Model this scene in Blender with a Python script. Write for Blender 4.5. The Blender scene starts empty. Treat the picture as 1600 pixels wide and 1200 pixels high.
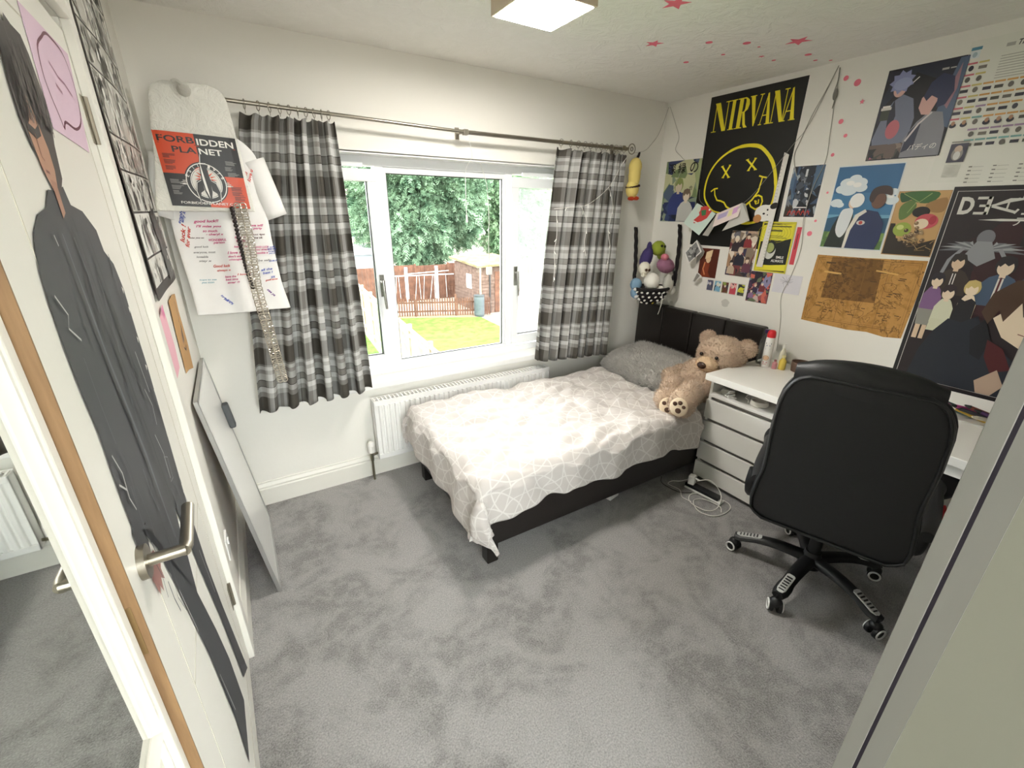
import bpy, bmesh, math, random
from math import sin, cos, pi, radians, sqrt, atan2
from mathutils import Vector, Matrix, noise
import numpy as np
S = bpy.context.scene
COL = S.collection
random.seed(7)

# ------------------------------------------------------------------ camera
cam_d = bpy.data.cameras.new('camera'); cam = bpy.data.objects.new('camera', cam_d); COL.objects.link(cam)
YAW, PITCH, ROLL, FPX = .5522, .3724, .0093, 685.5
_f = Vector((sin(YAW)*cos(PITCH), cos(YAW)*cos(PITCH), -sin(PITCH)))
_r = Vector((cos(YAW), -sin(YAW), 0)); _u = _r.cross(_f)
_R = _r*cos(ROLL)+_u*sin(ROLL); _U = _u*cos(ROLL)-_r*sin(ROLL)
cam.matrix_world = Matrix(((_R.x, _U.x, -_f.x, .235), (_R.y, _U.y, -_f.y, -2.6228), (_R.z, _U.z, -_f.z, 1.6346), (0, 0, 0, 1)))
cam_d.sensor_width = 36; cam_d.lens = FPX/1600*36; cam_d.clip_start = .02; cam_d.clip_end = 300
S.camera = cam
# ------------------------------------------------------------------ light
w = bpy.data.worlds.new('world'); S.world = w; w.use_nodes = True
bg = w.node_tree.nodes['Background']; bg.inputs[0].default_value = (.965, .975, .98, 1); bg.inputs[1].default_value = 4.0
S.view_settings.view_transform = 'Standard'; S.view_settings.look = 'None'; S.view_settings.gamma = 1
S.view_settings.use_curve_mapping = False
S.view_settings.exposure = 2.08
LAMP = 30.0
sun_d = bpy.data.lights.new('sun', 'SUN'); sun_d.energy = .8; sun_d.angle = radians(25); sun_d.color = (1, .97, .92)
sun = bpy.data.objects.new('sun', sun_d); COL.objects.link(sun); sun.rotation_euler = (radians(38), radians(12), radians(-20)); sun.location = (5, 5, 8)
# ------------------------------------------------------------------ materials
def lin(h):
    if isinstance(h, str):
        h = h.lstrip('#'); c = [int(h[i:i+2], 16)/255 for i in (0, 2, 4)]
        return tuple((x/12.92 if x <= .04045 else ((x+.055)/1.055)**2.4) for x in c)
    return tuple(h)
_mc = {}
class NT:
    def __init__(s, name, rough=.6, metal=0, spec=.5):
        s.m = bpy.data.materials.new(name); s.m.use_nodes = True; s.t = s.m.node_tree; s.b = s.t.nodes['Principled BSDF']
        s.b.inputs['Roughness'].default_value = rough; s.b.inputs['Metallic'].default_value = metal
        s.b.inputs['Specular IOR Level'].default_value = spec
    def n(s, ty, **k):
        n = s.t.nodes.new(ty)
        for a, v in k.items(): setattr(n, a, v)
        return n
    def l(s, a, b): s.t.links.new(a, b)
    def setin(s, sock, v):
        if hasattr(v, 'is_output'): s.l(v, sock)
        elif isinstance(v, (tuple, list)): sock.default_value = tuple(v)+((1,) if len(v) == 3 and len(sock.default_value) == 4 else ())
        else: sock.default_value = v
    def math(s, op, a, b=None, c=None):
        n = s.n('ShaderNodeMath', operation=op); s.setin(n.inputs[0], a)
        if b is not None: s.setin(n.inputs[1], b)
        if c is not None: s.setin(n.inputs[2], c)
        return n.outputs[0]
    def mix(s, f, a, b, blend='MIX'):
        n = s.n('ShaderNodeMix', data_type='RGBA', blend_type=blend)
        s.setin(n.inputs[0], f); s.setin(n.inputs[6], a); s.setin(n.inputs[7], b); return n.outputs[2]
    def noise(s, scale, detail=3, rough=.5, vec=None, dist=0):
        n = s.n('ShaderNodeTexNoise'); n.inputs['Scale'].default_value = scale; n.inputs['Detail'].default_value = detail
        n.inputs['Roughness'].default_value = rough; n.inputs['Distortion'].default_value = dist
        s.l(vec if vec is not None else s.obj(), n.inputs['Vector']); return n.outputs[0]
    def obj(s):
        if not hasattr(s, '_tc'): s._tc = s.n('ShaderNodeTexCoord')
        return s._tc.outputs['Object']
    def uv(s):
        if not hasattr(s, '_tc'): s._tc = s.n('ShaderNodeTexCoord')
        return s._tc.outputs['UV']
    def scale(s, vec, sc):
        n = s.n('ShaderNodeMapping'); s.l(vec, n.inputs[0]); n.inputs['Scale'].default_value = sc; return n.outputs[0]
    def ramp(s, f, stops, interp='LINEAR'):
        n = s.n('ShaderNodeValToRGB'); n.color_ramp.interpolation = interp; e = n.color_ramp.elements
        while len(e) < len(stops): e.new(.5)
        for i, (p, c) in enumerate(stops): e[i].position = p; e[i].color = (*lin(c), 1)
        s.l(f, n.inputs[0]); return n.outputs[0]
    def col(s, v): s.setin(s.b.inputs['Base Color'], v)
    def bump(s, h, strength=.3, dist=.002):
        n = s.n('ShaderNodeBump'); n.inputs['Strength'].default_value = strength; n.inputs['Distance'].default_value = dist
        s.l(h, n.inputs['Height']); s.l(n.outputs[0], s.b.inputs['Normal'])
def C(hexc, rough=.6, metal=0, var=.0, spec=.5):
    k = (hexc if isinstance(hexc, str) else tuple(hexc), rough, metal, var, spec)
    if k in _mc: return _mc[k]
    t = NT('m_'+str(len(_mc)), rough, metal, spec); c = lin(hexc)
    if var > 0:
        f = t.noise(30, 4)
        t.col(t.mix(t.math('MULTIPLY', f, 1.0), tuple(x*(1-var) for x in c), tuple(min(1, x*(1+var)) for x in c)))
    else: t.col((*c, 1))
    _mc[k] = t.m; return t.m
def mat_paint(name, c, scale=60, st=.15, rough=.75):
    t = NT(name, rough); t.col(t.mix(t.noise(1.3, 2), tuple(x*.97 for x in lin(c)), lin(c))); t.bump(t.noise(scale, 4), st, .002); return t.m
M_WALL = mat_paint('wall_paint', '#efece4')
M_CEIL = NT('ceiling_artex', .85)
_v = M_CEIL.noise(9, 5, .65, dist=1.2); M_CEIL.col(M_CEIL.mix(_v, lin('#e8e5dd'), lin('#f3f0ea'))); M_CEIL.bump(M_CEIL.ramp(_v, [(.42, '#000000'), (.6, '#ffffff')]), .45, .006); M_CEIL = M_CEIL.m
t = NT('carpet', .95, spec=.1)
big = t.noise(3.2, 3, .6, dist=.8); mid = t.noise(16, 3, .6); fine = t.noise(170, 3, .75)
c = t.mix(t.ramp(big, [(.42, '#000000'), (.58, '#ffffff')]), lin('#7c7977'), lin('#b6b3b1'))
c = t.mix(t.math('MULTIPLY', t.ramp(mid, [(.45, '#000000'), (.62, '#ffffff')]), .6), c, lin('#bcb9b7')); 
f2 = t.ramp(fine, [(.3, '#000000'), (.7, '#ffffff')])
c = t.mix(.5, c, t.mix(f2, lin('#444242'), lin('#d8d5d2')))
t.col(c); t.bump(fine, .9, .01); t.b.inputs['Sheen Weight'].default_value = .25; M_CARPET = t.m
M_WHITE = C('#eeece6', .35); M_GLOSSW = C('#f2f1ee', .25); M_UPVC = C('#f3f4f5', .25); M_SKIRT = C('#e9e6dd', .4)
M_CHROME = C('#b9b7b2', .25, 1); M_STEEL = C('#a29c90', .32, 1); M_BLACKP = C('#17181a', .45); M_BRASS = C('#8f8a78', .35, 1)
t = NT('black_leather', .42, spec=.5); t.col((*lin('#161719'), 1)); vo = t.n('ShaderNodeTexVoronoi'); vo.inputs['Scale'].default_value = 260; t.l(t.obj(), vo.inputs['Vector']); t.bump(vo.outputs[0], .25, .001); M_LEATHER = t.m
t = NT('dark_brown_leather', .4); t.col((*lin('#1b1614'), 1)); t.bump(t.noise(180, 3), .2, .001); M_BEDLEATHER = t.m
t = NT('wood_edge', .6); t.col(t.ramp(t.noise(9, 4, .6, vec=t.scale(t.obj(), (6, 6, .6))), [(.3, '#7d5f40'), (.7, '#9f7d56')])); M_WOOD = t.m
t = NT('hardboard', .7); t.col(t.ramp(t.noise(40, 4), [(.3, '#7a6142'), (.7, '#94774f')])); M_HARD = t.m
def mat_glass(name, haze=0.0):
    m = bpy.data.materials.new(name); m.use_nodes = True; t = m.node_tree; t.nodes.clear()
    o = t.nodes.new('ShaderNodeOutputMaterial'); tr = t.nodes.new('ShaderNodeBsdfTransparent'); gl = t.nodes.new('ShaderNodeBsdfGlossy'); gl.inputs['Roughness'].default_value = .02
    fr = t.nodes.new('ShaderNodeFresnel'); fr.inputs[0].default_value = 1.45; mx = t.nodes.new('ShaderNodeMixShader')
    tr.inputs[0].default_value = (.96, .98, .97, 1)
    t.links.new(fr.outputs[0], mx.inputs[0]); t.links.new(tr.outputs[0], mx.inputs[1]); t.links.new(gl.outputs[0], mx.inputs[2]); last = mx.outputs[0]
    if haze:
        tl = t.nodes.new('ShaderNodeBsdfTranslucent'); tl.inputs[0].default_value = (.95, .97, 1, 1); m2 = t.nodes.new('ShaderNodeMixShader'); m2.inputs[0].default_value = haze
        t.links.new(last, m2.inputs[1]); t.links.new(tl.outputs[0], m2.inputs[2]); last = m2.outputs[0]
    t.links.new(last, o.inputs[0]); return m
M_GLASS = mat_glass('window_glass'); M_GLASSH = mat_glass('hazy_glass', .07)
M_MIRROR = C('#dfe3df', .015, 1)
def stripes(t, x):   # tartan stripe sequence on a 0..1 coordinate
    return t.ramp(x, [(0, '#57534d'), (.30, '#a5a39f'), (.40, '#e2e2e0'), (.505, '#504c47'), (.52, '#918f8a'), (.635, '#504c47'), (.65, '#dededb'), (.78, '#b0aeaa'), (.86, '#e4e4e2'), (.93, '#9c9a95'), (.97, '#57534d')], 'CONSTANT')
def mat_tartan():
    t = NT('tartan_cloth', .85, spec=.15)
    sp = t.n('ShaderNodeSeparateXYZ'); t.l(t.uv(), sp.inputs[0])
    a = t.math('FRACT', t.math('DIVIDE', sp.outputs[0], .27)); b = t.math('FRACT', t.math('DIVIDE', sp.outputs[1], .275))
    c = t.mix(.62, stripes(t, a), stripes(t, b)); wv = t.noise(900, 2, .7)
    c = t.mix(t.math('MULTIPLY', wv, .35), c, lin('#4a4741')); t.col(c); t.bump(wv, .3, .001)
    tr = t.n('ShaderNodeBsdfTranslucent'); t.l(c, tr.inputs[0]); mx = t.n('ShaderNodeMixShader'); mx.inputs[0].default_value = .12
    o = t.t.nodes['Material Output']; t.l(t.b.outputs[0], mx.inputs[1]); t.l(tr.outputs[0], mx.inputs[2]); t.l(mx.outputs[0], o.inputs[0]); return t.m
M_TARTAN = mat_tartan()
def mat_duvet():
    t = NT('duvet_cotton', .9, spec=.1); sp = t.n('ShaderNodeSeparateXYZ'); t.l(t.uv(), sp.inputs[0]); s = .24
    px = t.math('FRACT', t.math('DIVIDE', sp.outputs[0], s)); py = t.math('FRACT', t.math('DIVIDE', sp.outputs[1], s)); best = None
    for i in (-1, 0, 1, 2):
        for j in (-1, 0, 1, 2):
            dx = t.math('SUBTRACT', px, float(i)); dy = t.math('SUBTRACT', py, float(j))
            r = t.math('SQRT', t.math('ADD', t.math('MULTIPLY', dx, dx), t.math('MULTIPLY', dy, dy)))
            for R in (1.0, .7071):
                d = t.math('ABSOLUTE', t.math('SUBTRACT', r, R)); best = d if best is None else t.math('MINIMUM', best, d)
    line = t.math('LESS_THAN', best, .014)
    t.col(t.mix(line, lin('#c8c1bc'), lin('#d9d4cf'))); t.bump(t.noise(26, 4, .6), .25, .008)
    return t.m
M_DUVET = mat_duvet()
M_FUR = NT('teddy_fur', .95, spec=.05); M_FUR.col(M_FUR.mix(M_FUR.noise(14, 3), lin('#b89e86'), lin('#dcc6b0'))); M_FUR.b.inputs['Sheen Weight'].default_value = .4; M_FUR = M_FUR.m
M_GFUR = NT('grey_fur', .95, spec=.05); M_GFUR.col(M_GFUR.mix(M_GFUR.noise(18, 3), lin('#aeaba6'), lin('#d6d3ce'))); M_GFUR = M_GFUR.m
M_COT = C('#efedea', .85, 0, .03)
M_PLASTICBAG = NT('carrier_plastic', .35); M_PLASTICBAG.col((*lin('#f1efe6'), 1)); M_PLASTICBAG.b.inputs['Transmission Weight'].default_value = .0
M_PLASTICBAG.bump(M_PLASTICBAG.noise(20, 5, .65, dist=1.5), .8, .012)
_t = M_PLASTICBAG; _tr = _t.n('ShaderNodeBsdfTransparent'); _mx = _t.n('ShaderNodeMixShader'); _mx.inputs[0].default_value = .14; _t.l(_t.b.outputs[0], _mx.inputs[1]); _t.l(_tr.outputs[0], _mx.inputs[2]); _t.l(_mx.outputs[0], _t.t.nodes['Material Output'].inputs[0])
M_PLASTICBAG = M_PLASTICBAG.m

# ------------------------------------------------------------------ mesh helpers
def link(o, parent=None):
    COL.objects.link(o)
    if parent is not None: o.parent = parent
    return o
def tag(o, label=None, cat=None, group=None, kind=None):
    if label: o['label'] = label
    if cat: o['category'] = cat
    if group: o['group'] = group
    if kind: o['kind'] = kind
    return o
def empty(name, loc=(0, 0, 0), rz=0, label=None, cat=None, group=None):
    o = bpy.data.objects.new(name, None); COL.objects.link(o); o.location = loc; o.rotation_euler = (0, 0, rz); o.empty_display_size = .05
    tag(o, label, cat, group); return o
def mkmesh(name, V, F, mats, mi=None, parent=None, smooth=None, uvs=None):
    me = bpy.data.meshes.new(name); me.from_pydata([tuple(v) for v in V], [], F)
    for m in (mats if isinstance(mats, (list, tuple)) else [mats]): me.materials.append(m)
    if mi: me.polygons.foreach_set('material_index', mi)
    if smooth is not None:
        me.polygons.foreach_set('use_smooth', [True]*len(me.polygons)); me.set_sharp_from_angle(angle=radians(smooth))
    if uvs is not None:
        ul = me.uv_layers.new(name='UVMap'); li = np.empty(len(me.loops), dtype=int); me.loops.foreach_get('vertex_index', li)
        ul.data.foreach_set('uv', np.array(uvs, dtype=float)[li].ravel())
    me.update(); o = bpy.data.objects.new(name, me); return link(o, parent)
def orth(d):
    d = Vector(d).normalized(); a = Vector((0, 0, 1)) if abs(d.z) < .9 else Vector((1, 0, 0)); x = d.cross(a).normalized(); return x, d.cross(x).normalized()
class MB:
    def __init__(s): s.V = []; s.F = []; s.mi = []; s.mats = []; s.cur = 0
    def mat(s, m):
        if m not in s.mats: s.mats.append(m)
        s.cur = s.mats.index(m); return s
    def add(s, V, F):
        b = len(s.V); s.V += [Vector(v) for v in V]; s.F += [tuple(i+b for i in f) for f in F]; s.mi += [s.cur]*len(F); return s
    def box(s, x0, x1, y0, y1, z0, z1, M=None):
        V = [Vector((x, y, z)) for x in (x0, x1) for y in (y0, y1) for z in (z0, z1)]
        if M is not None: V = [M @ v for v in V]
        return s.add(V, [(0, 1, 3, 2), (4, 6, 7, 5), (0, 4, 5, 1), (2, 3, 7, 6), (0, 2, 6, 4), (1, 5, 7, 3)])
    def rings(s, R, cap=True, closed=False):
        n = len(R[0]); V = [v for r in R for v in r]; F = []
        m = len(R) if closed else len(R)-1
        for i in range(m):
            a = i*n; b = ((i+1) % len(R))*n
            for j in range(n): k = (j+1) % n; F.append((a+j, a+k, b+k, b+j))
        if cap and not closed: F.append(tuple(range(n))[::-1]); F.append(tuple(range(len(V)-n, len(V))))
        return s.add(V, F)
    def cyl(s, p0, p1, r0, r1=None, n=16, cap=True):
        r1 = r0 if r1 is None else r1; p0 = Vector(p0); p1 = Vector(p1); x, y = orth(p1-p0)
        return s.rings([[p+(x*cos(2*pi*j/n)+y*sin(2*pi*j/n))*r for j in range(n)] for p, r in ((p0, r0), (p1, r1))], cap)
    def tube(s, P, r, n=8, closed=False):
        P = [Vector(p) for p in P]; R = []; m = len(P); x = None
        for i, p in enumerate(P):
            d = (P[(i+1) % m]-P[i-1]) if closed else (P[min(i+1, m-1)]-P[max(i-1, 0)])
            if d.length < 1e-9: d = Vector((0, 0, 1))
            d.normalize()
            if x is None: x, y = orth(d)
            x = (x-d*x.dot(d)).normalized(); y = d.cross(x); rr = r[i] if isinstance(r, (list, tuple)) else r
            R.append([p+(x*cos(2*pi*j/n)+y*sin(2*pi*j/n))*rr for j in range(n)])
        return s.rings(R, True, closed)
    def ell(s, c, r, rot=None, n=16, m=10, fn=None):
        c = Vector(c); r = (r, r, r) if isinstance(r, (int, float)) else r; V = []; F = []
        for i in range(m+1):
            th = pi*i/m
            for j in range(n):
                ph = 2*pi*j/n; v = Vector((r[0]*sin(th)*cos(ph), r[1]*sin(th)*sin(ph), r[2]*cos(th)))
                if fn: v = fn(v)
                if rot is not None: v = rot @ v
                V.append(c+v)
        for i in range(m):
            for j in range(n): k = (j+1) % n; F.append((i*n+j, (i+1)*n+j, (i+1)*n+k, i*n+k))
        return s.add(V, F)
    def torus(s, c, R, r, ax=(0, 0, 1), n=20, m=6, sx=1.0):
        x, y = orth(ax); c = Vector(c); return s.tube([c+x*R*cos(2*pi*i/n)*sx+y*R*sin(2*pi*i/n) for i in range(n)], r, m, True)
    def prism(s, P, d):
        P = [Vector(p) for p in P]; d = Vector(d); n = len(P)
        return s.add(P+[p+d for p in P], [tuple(range(n))[::-1], tuple(range(n, 2*n))]+[(i, (i+1) % n, (i+1) % n+n, i+n) for i in range(n)])
    def build(s, name, m=None, parent=None, smooth=None, bevel=0, seg=2, sub=0):
        mats = s.mats if s.mats else [m]
        o = mkmesh(name, s.V, s.F, mats, s.mi if s.mats else None, parent, smooth)
        if bevel:
            b = o.modifiers.new('bevel', 'BEVEL'); b.width = bevel; b.segments = seg; b.limit_method = 'ANGLE'; b.angle_limit = radians(35); b.harden_normals = False
        if sub: ss = o.modifiers.new('sub', 'SUBSURF'); ss.levels = sub; ss.render_levels = sub
        return o
def box(name, m, b, parent=None, bevel=.002, **k): return MB().box(*b).build(name, m, parent, bevel=bevel, **k) if bevel else MB().box(*b).build(name, m, parent, **k)
def struct(o): o['kind'] = 'structure'; return o
def arc(c, r, a0, a1, n=12, ax='xz'):
    P = []
    for i in range(n+1):
        a = a0+(a1-a0)*i/n; P.append((c[0]+r*cos(a), c[1], c[2]+r*sin(a)) if ax == 'xz' else (c[0]+r*cos(a), c[1]+r*sin(a), c[2]) if ax == 'xy' else (c[0], c[1]+r*cos(a), c[2]+r*sin(a)))
    return P
def smoothpath(P, k=6):
    P = [Vector(p) for p in P]; out = []
    for i in range(len(P)-1):
        p0 = P[max(i-1, 0)]; p1 = P[i]; p2 = P[i+1]; p3 = P[min(i+2, len(P)-1)]
        for j in range(k):
            t = j/k; out.append(.5*((2*p1)+(-p0+p2)*t+(2*p0-5*p1+4*p2-p3)*t*t+(-p0+3*p1-3*p2+p3)*t**3))
    return out+[P[-1]]

# flat printed things: layers of ink polygons on a sheet
_tc = {}
def text_geo(s, bold=0, shear=0):
    k = (s, bold, shear)
    if k not in _tc:
        cu = bpy.data.curves.new('t', 'FONT'); cu.body = s; cu.size = 1; cu.offset = bold; cu.shear = shear; cu.resolution_u = 3
        o = bpy.data.objects.new('t', cu); COL.objects.link(o); me = bpy.data.meshes.new_from_object(o)
        V = [(v.co.x, v.co.y) for v in me.vertices]; F = [tuple(p.vertices) for p in me.polygons]
        bpy.data.objects.remove(o); bpy.data.curves.remove(cu); bpy.data.meshes.remove(me)
        if not V: V = [(0, 0), (1, 1)]
        _tc[k] = (V, F)
    return _tc[k]
class Art:
    STEP = .00025
    def __init__(s): s.P = []; s.lay = 0
    def spoly(s, P, c, up=1): return s.poly(sm2(P), c, up)
    def poly(s, P, c, up=1): s.lay += up; s.P.append(([tuple(p) for p in P], [tuple(range(len(P)))], c, s.lay)); return s
    def rect(s, a0, b0, a1, b1, c, up=1, n=1):
        if n == 1: return s.poly([(a0, b0), (a1, b0), (a1, b1), (a0, b1)], c, up)
        s.lay += up; V = [(a0+(a1-a0)*i/n, b0+(b1-b0)*j/n) for j in range(n+1) for i in range(n+1)]
        s.P.append((V, [(j*(n+1)+i, j*(n+1)+i+1, (j+1)*(n+1)+i+1, (j+1)*(n+1)+i) for j in range(n) for i in range(n)], c, s.lay)); return s
    def ell(s, a, b, ra, rb, c, n=20, up=1, rot=0):
        return s.poly([(a+ra*cos(t)*cos(rot)-rb*sin(t)*sin(rot), b+ra*cos(t)*sin(rot)+rb*sin(t)*cos(rot)) for t in [2*pi*i/n for i in range(n)]], c, up)
    def star(s, a, b, r, c, rot=0, k=5, r2=.42):
        return s.poly([(a+(r if i % 2 == 0 else r*r2)*cos(rot+pi/2+pi*i/k), b+(r if i % 2 == 0 else r*r2)*sin(rot+pi/2+pi*i/k)) for i in range(2*k)], c)
    def line(s, P, w, c, closed=False, up=1):
        n = len(P); L = []; Rr = []
        for i in range(n):
            p = P[i-1] if (i > 0 or closed) else P[i]; q = P[(i+1) % n] if (i < n-1 or closed) else P[i]
            dx, dy = q[0]-p[0], q[1]-p[1]; l = math.hypot(dx, dy) or 1; ww = w[i] if isinstance(w, (list, tuple)) else w
            L.append((P[i][0]-dy/l*ww/2, P[i][1]+dx/l*ww/2)); Rr.append((P[i][0]+dy/l*ww/2, P[i][1]-dx/l*ww/2))
        V = L+Rr; m = n if closed else n-1; s.lay += up
        s.P.append((V, [(i, (i+1) % n, (i+1) % n+n, i+n) for i in range(m)], c, s.lay)); return s
    def ring(s, a, b, ra, rb, w, c, n=32, a0=0, a1=2*pi):
        full = abs(a1-a0-2*pi) < 1e-6; m = n if full else n+1
        return s.line([(a+ra*cos(a0+(a1-a0)*i/n), b+rb*sin(a0+(a1-a0)*i/n)) for i in range(m)], w, c, full)
    def text(s, st, a, b, h, c, w=None, bold=0, shear=0, rot=0, mid=False, rawh=False):
        V, F = text_geo(st, bold, shear); x0 = min(v[0] for v in V); x1 = max(v[0] for v in V); y0 = min(v[1] for v in V); y1 = max(v[1] for v in V)
        k = h/((y1-y0) or 1); kx = (w/((x1-x0) or 1)) if w else k; W = (x1-x0)*kx; off = -W/2 if mid else 0; out = []
        for x, y in V:
            X = (x-x0)*kx+off; Y = (y-y0)*k; out.append((a+X*cos(rot)-Y*sin(rot), b+X*sin(rot)+Y*cos(rot)))
        s.lay += 1; s.P.append((out, F, c, s.lay)); return s
    def collage(s, a0, b0, a1, b1, pal, n, seed, sz=.2):
        rr = random.Random(seed); W = a1-a0; H = b1-b0
        for i in range(n):
            ca = a0+W*rr.random(); cb = b0+H*rr.random(); r = min(W, H)*sz*(.4+rr.random()); k = rr.randint(3, 7); ph = rr.random()*6; st = .4+rr.random()*1.6
            P = [(min(a1, max(a0, ca+r*cos(ph+2*pi*j/k)*(.5+rr.random()))), min(b1, max(b0, cb+r*st*sin(ph+2*pi*j/k)*(.5+rr.random())))) for j in range(k)]
            s.poly(P, rr.choice(pal), 1 if i % 6 == 0 else 0.12)
        return s
    def person(s, a, b, h, hair, skin, top, wd=.62, hr=.16, neck=True):   # simple faceless bust: b = bottom, h = height
        s.poly([(a-wd*h/2, b), (a+wd*h/2, b), (a+wd*h*.48, b+h*.42), (a+wd*h*.3, b+h*.58), (a+hr*h*.5, b+h*.64), (a-hr*h*.5, b+h*.64), (a-wd*h*.3, b+h*.58), (a-wd*h*.48, b+h*.42)], top)
        if neck: s.rect(a-hr*h*.3, b+h*.58, a+hr*h*.3, b+h*.72, skin)
        s.ell(a, b+h*.82, hr*h, hr*h*1.15, hair); s.ell(a, b+h*.78, hr*h*.75, hr*h*.95, skin)
        s.poly([(a-hr*h, b+h*.86), (a-hr*h*.5, b+h*.80), (a-hr*h*.2, b+h*.87), (a+hr*h*.2, b+h*.82), (a+hr*h*.6, b+h*.88), (a+hr*h, b+h*.86), (a+hr*h*.7, b+h*.99), (a, b+h*1.03), (a-hr*h*.7, b+h*.99)], hair); return s
    def build(s, name, fmap, sheet=None, sheetmat=None, parent=None, rough=.5, thick=.0008, var=0, nb=1):
        mb = MB(); st_ = min(s.STEP, .005/max(1, max([p[3] for p in s.P] or [1])))
        if sheet is not None:
            mb.mat(sheetmat)
            if nb == 1:
                n = len(sheet); mb.add([fmap(a, b, thick) for a, b in sheet]+[fmap(a, b, 0) for a, b in sheet], [tuple(range(n)), tuple(range(n, 2*n))[::-1]]+[(i, i+n, (i+1) % n+n, (i+1) % n) for i in range(n)])
            else:
                (A0, B0), (A1, B1), (A2, B2), (A3, B3) = sheet; V = []
                for w_ in (thick, 0):
                    for j in range(nb+1):
                        for i in range(nb+1):
                            x = i/nb; y = j/nb; V.append(fmap((1-x)*(1-y)*A0+x*(1-y)*A1+x*y*A2+(1-x)*y*A3, (1-x)*(1-y)*B0+x*(1-y)*B1+x*y*B2+(1-x)*y*B3, w_))
                m = (nb+1)**2; F = []
                for j in range(nb):
                    for i in range(nb):
                        q = j*(nb+1)+i; F += [(q, q+1, q+nb+2, q+nb+1), (m+q, m+q+nb+1, m+q+nb+2, m+q+1)]
                mb.add(V, F)
        for P, F, c, lay in s.P:
            mb.mat(c if isinstance(c, bpy.types.Material) else C(c, rough, 0, var)); mb.add([fmap(a, b, thick+lay*st_) for a, b in P], F)
        return mb.build(name, parent=parent)
XR = 3.18
def RWm(a, b, w): return (XR-.0005-w, -a, b)
def LWm(a, b, w): return (.0005+w, a, b)
def sm2(P, k=4):
    P = [Vector((x, y, 0)) for x, y in P]; n = len(P); out = []
    for i in range(n):
        p0, p1, p2, p3 = P[i-1], P[i], P[(i+1) % n], P[(i+2) % n]
        for j in range(k):
            t_ = j/k; q = .5*((2*p1)+(-p0+p2)*t_+(2*p0-5*p1+4*p2-p3)*t_*t_+(-p0+3*p1-3*p2+p3)*t_**3); out.append((q.x, q.y))
    return out
def quad(a0, b0, a1, b1): return [(a0, b0), (a1, b0), (a1, b1), (a0, b1)]

# ------------------------------------------------------------------ room shell
YN = -3.25
struct(box('floor', M_CARPET, (-.15, XR+.15, YN-.1, .12, -.1, 0), bevel=0))
struct(box('ceiling', M_CEIL, (-.15, XR+.15, YN-.1, .3, 2.4, 2.5), bevel=0))
WX0, WX1, WZ0, WZ1 = .46, 2.44, .64, 1.925
m = MB()
m.box(-.15, WX0, 0, .3, 0, 2.4); m.box(WX1, XR+.15, 0, .3, 0, 2.4); m.box(WX0, WX1, 0, .3, 0, WZ0); m.box(WX0, WX1, 0, .3, WZ1, 2.4)
struct(m.build('wall_back', M_WALL))
struct(box('wall_right', M_WALL, (XR, XR+.15, YN, 0, 0, 2.4), bevel=0))
m = MB(); m.box(-.15, .08, YN-.12, YN, 0, 2.4); m.box(1.02, XR+.15, YN-.12, YN, 0, 2.4); m.box(.08, 1.02, YN-.12, YN, 0, .35); m.box(.08, 1.02, YN-.12, YN, 2.2, 2.4); struct(m.build('wall_near', M_WALL))
fill_win = struct(empty('fill_window', (.55, YN-.06, .35)))   # unseen window behind the camera, added to brighten the foreground
m = MB()
for b in ((-.47, .47, -.03, .03, 0, .06), (-.47, .47, -.03, .03, 1.79, 1.85), (-.47, -.41, -.03, .03, .06, 1.79), (.41, .47, -.03, .03, .06, 1.79), (-.41, .41, -.03, .03, .90, .94)): m.box(*b)
m.build('window_frame', M_UPVC, fill_win, bevel=.004); MB().box(-.41, .41, -.003, .003, .06, 1.79).build('pane', M_GLASS, fill_win)
DY0, DY1, DZ = -1.958, -1.07, 2.03      # door opening
m = MB(); m.box(-.15, 0, DY1, 0, 0, 2.4); m.box(-.15, 0, YN, DY0-.01, 0, 2.4); m.box(-.15, 0, DY0-.01, DY1, DZ, 2.4); m.box(-.15, -.1, DY0-.01, DY1, 0, DZ)
struct(m.build('wall_left', M_WALL))
# skirting boards with a moulded top
def skirt(name, P0, P1, nrm):
    P0 = Vector(P0); P1 = Vector(P1); nrm = Vector(nrm); prof = [(0, 0), (.018, 0), (.018, .105), (.013, .112), (.015, .122), (.010, .132), (.006, .140), (.006, .148), (0, .15)]
    m = MB(); m.rings([[p+nrm*d+Vector((0, 0, z)) for d, z in prof] for p in (P0, P1)]); return struct(m.build(name, M_SKIRT))
skirt('baseboard_back', (0, 0, 0), (XR, 0, 0), (0, -1, 0))
skirt('baseboard_left', (0, -1.0, 0), (0, -.001, 0), (1, 0, 0))
skirt('baseboard_right', (XR, -.001, 0), (XR, -2.49, 0), (-1, 0, 0))
# door architraves: far (hinge) side, near (lock) side, head
m = MB(); m.box(0, .02, DY1+.005, -1.012, 0, DZ+.07); m.box(0, .012, -1.012, -.992, 0, DZ+.07); struct(m.build('trim_1', M_SKIRT, bevel=.003))
m = MB(); m.box(0, .018, -1.984, -1.961, 0, DZ+.07); m.box(0, .010, -1.994, -1.984, 0, DZ+.07); struct(m.build('trim_2', M_SKIRT, bevel=.003))
m = MB(); m.box(0, .02, -1.961, DY1+.005, DZ, DZ+.055); m.box(0, .012, -1.984, -.992, DZ+.055, DZ+.075); struct(m.build('trim_3', M_SKIRT, bevel=.003))

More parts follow.
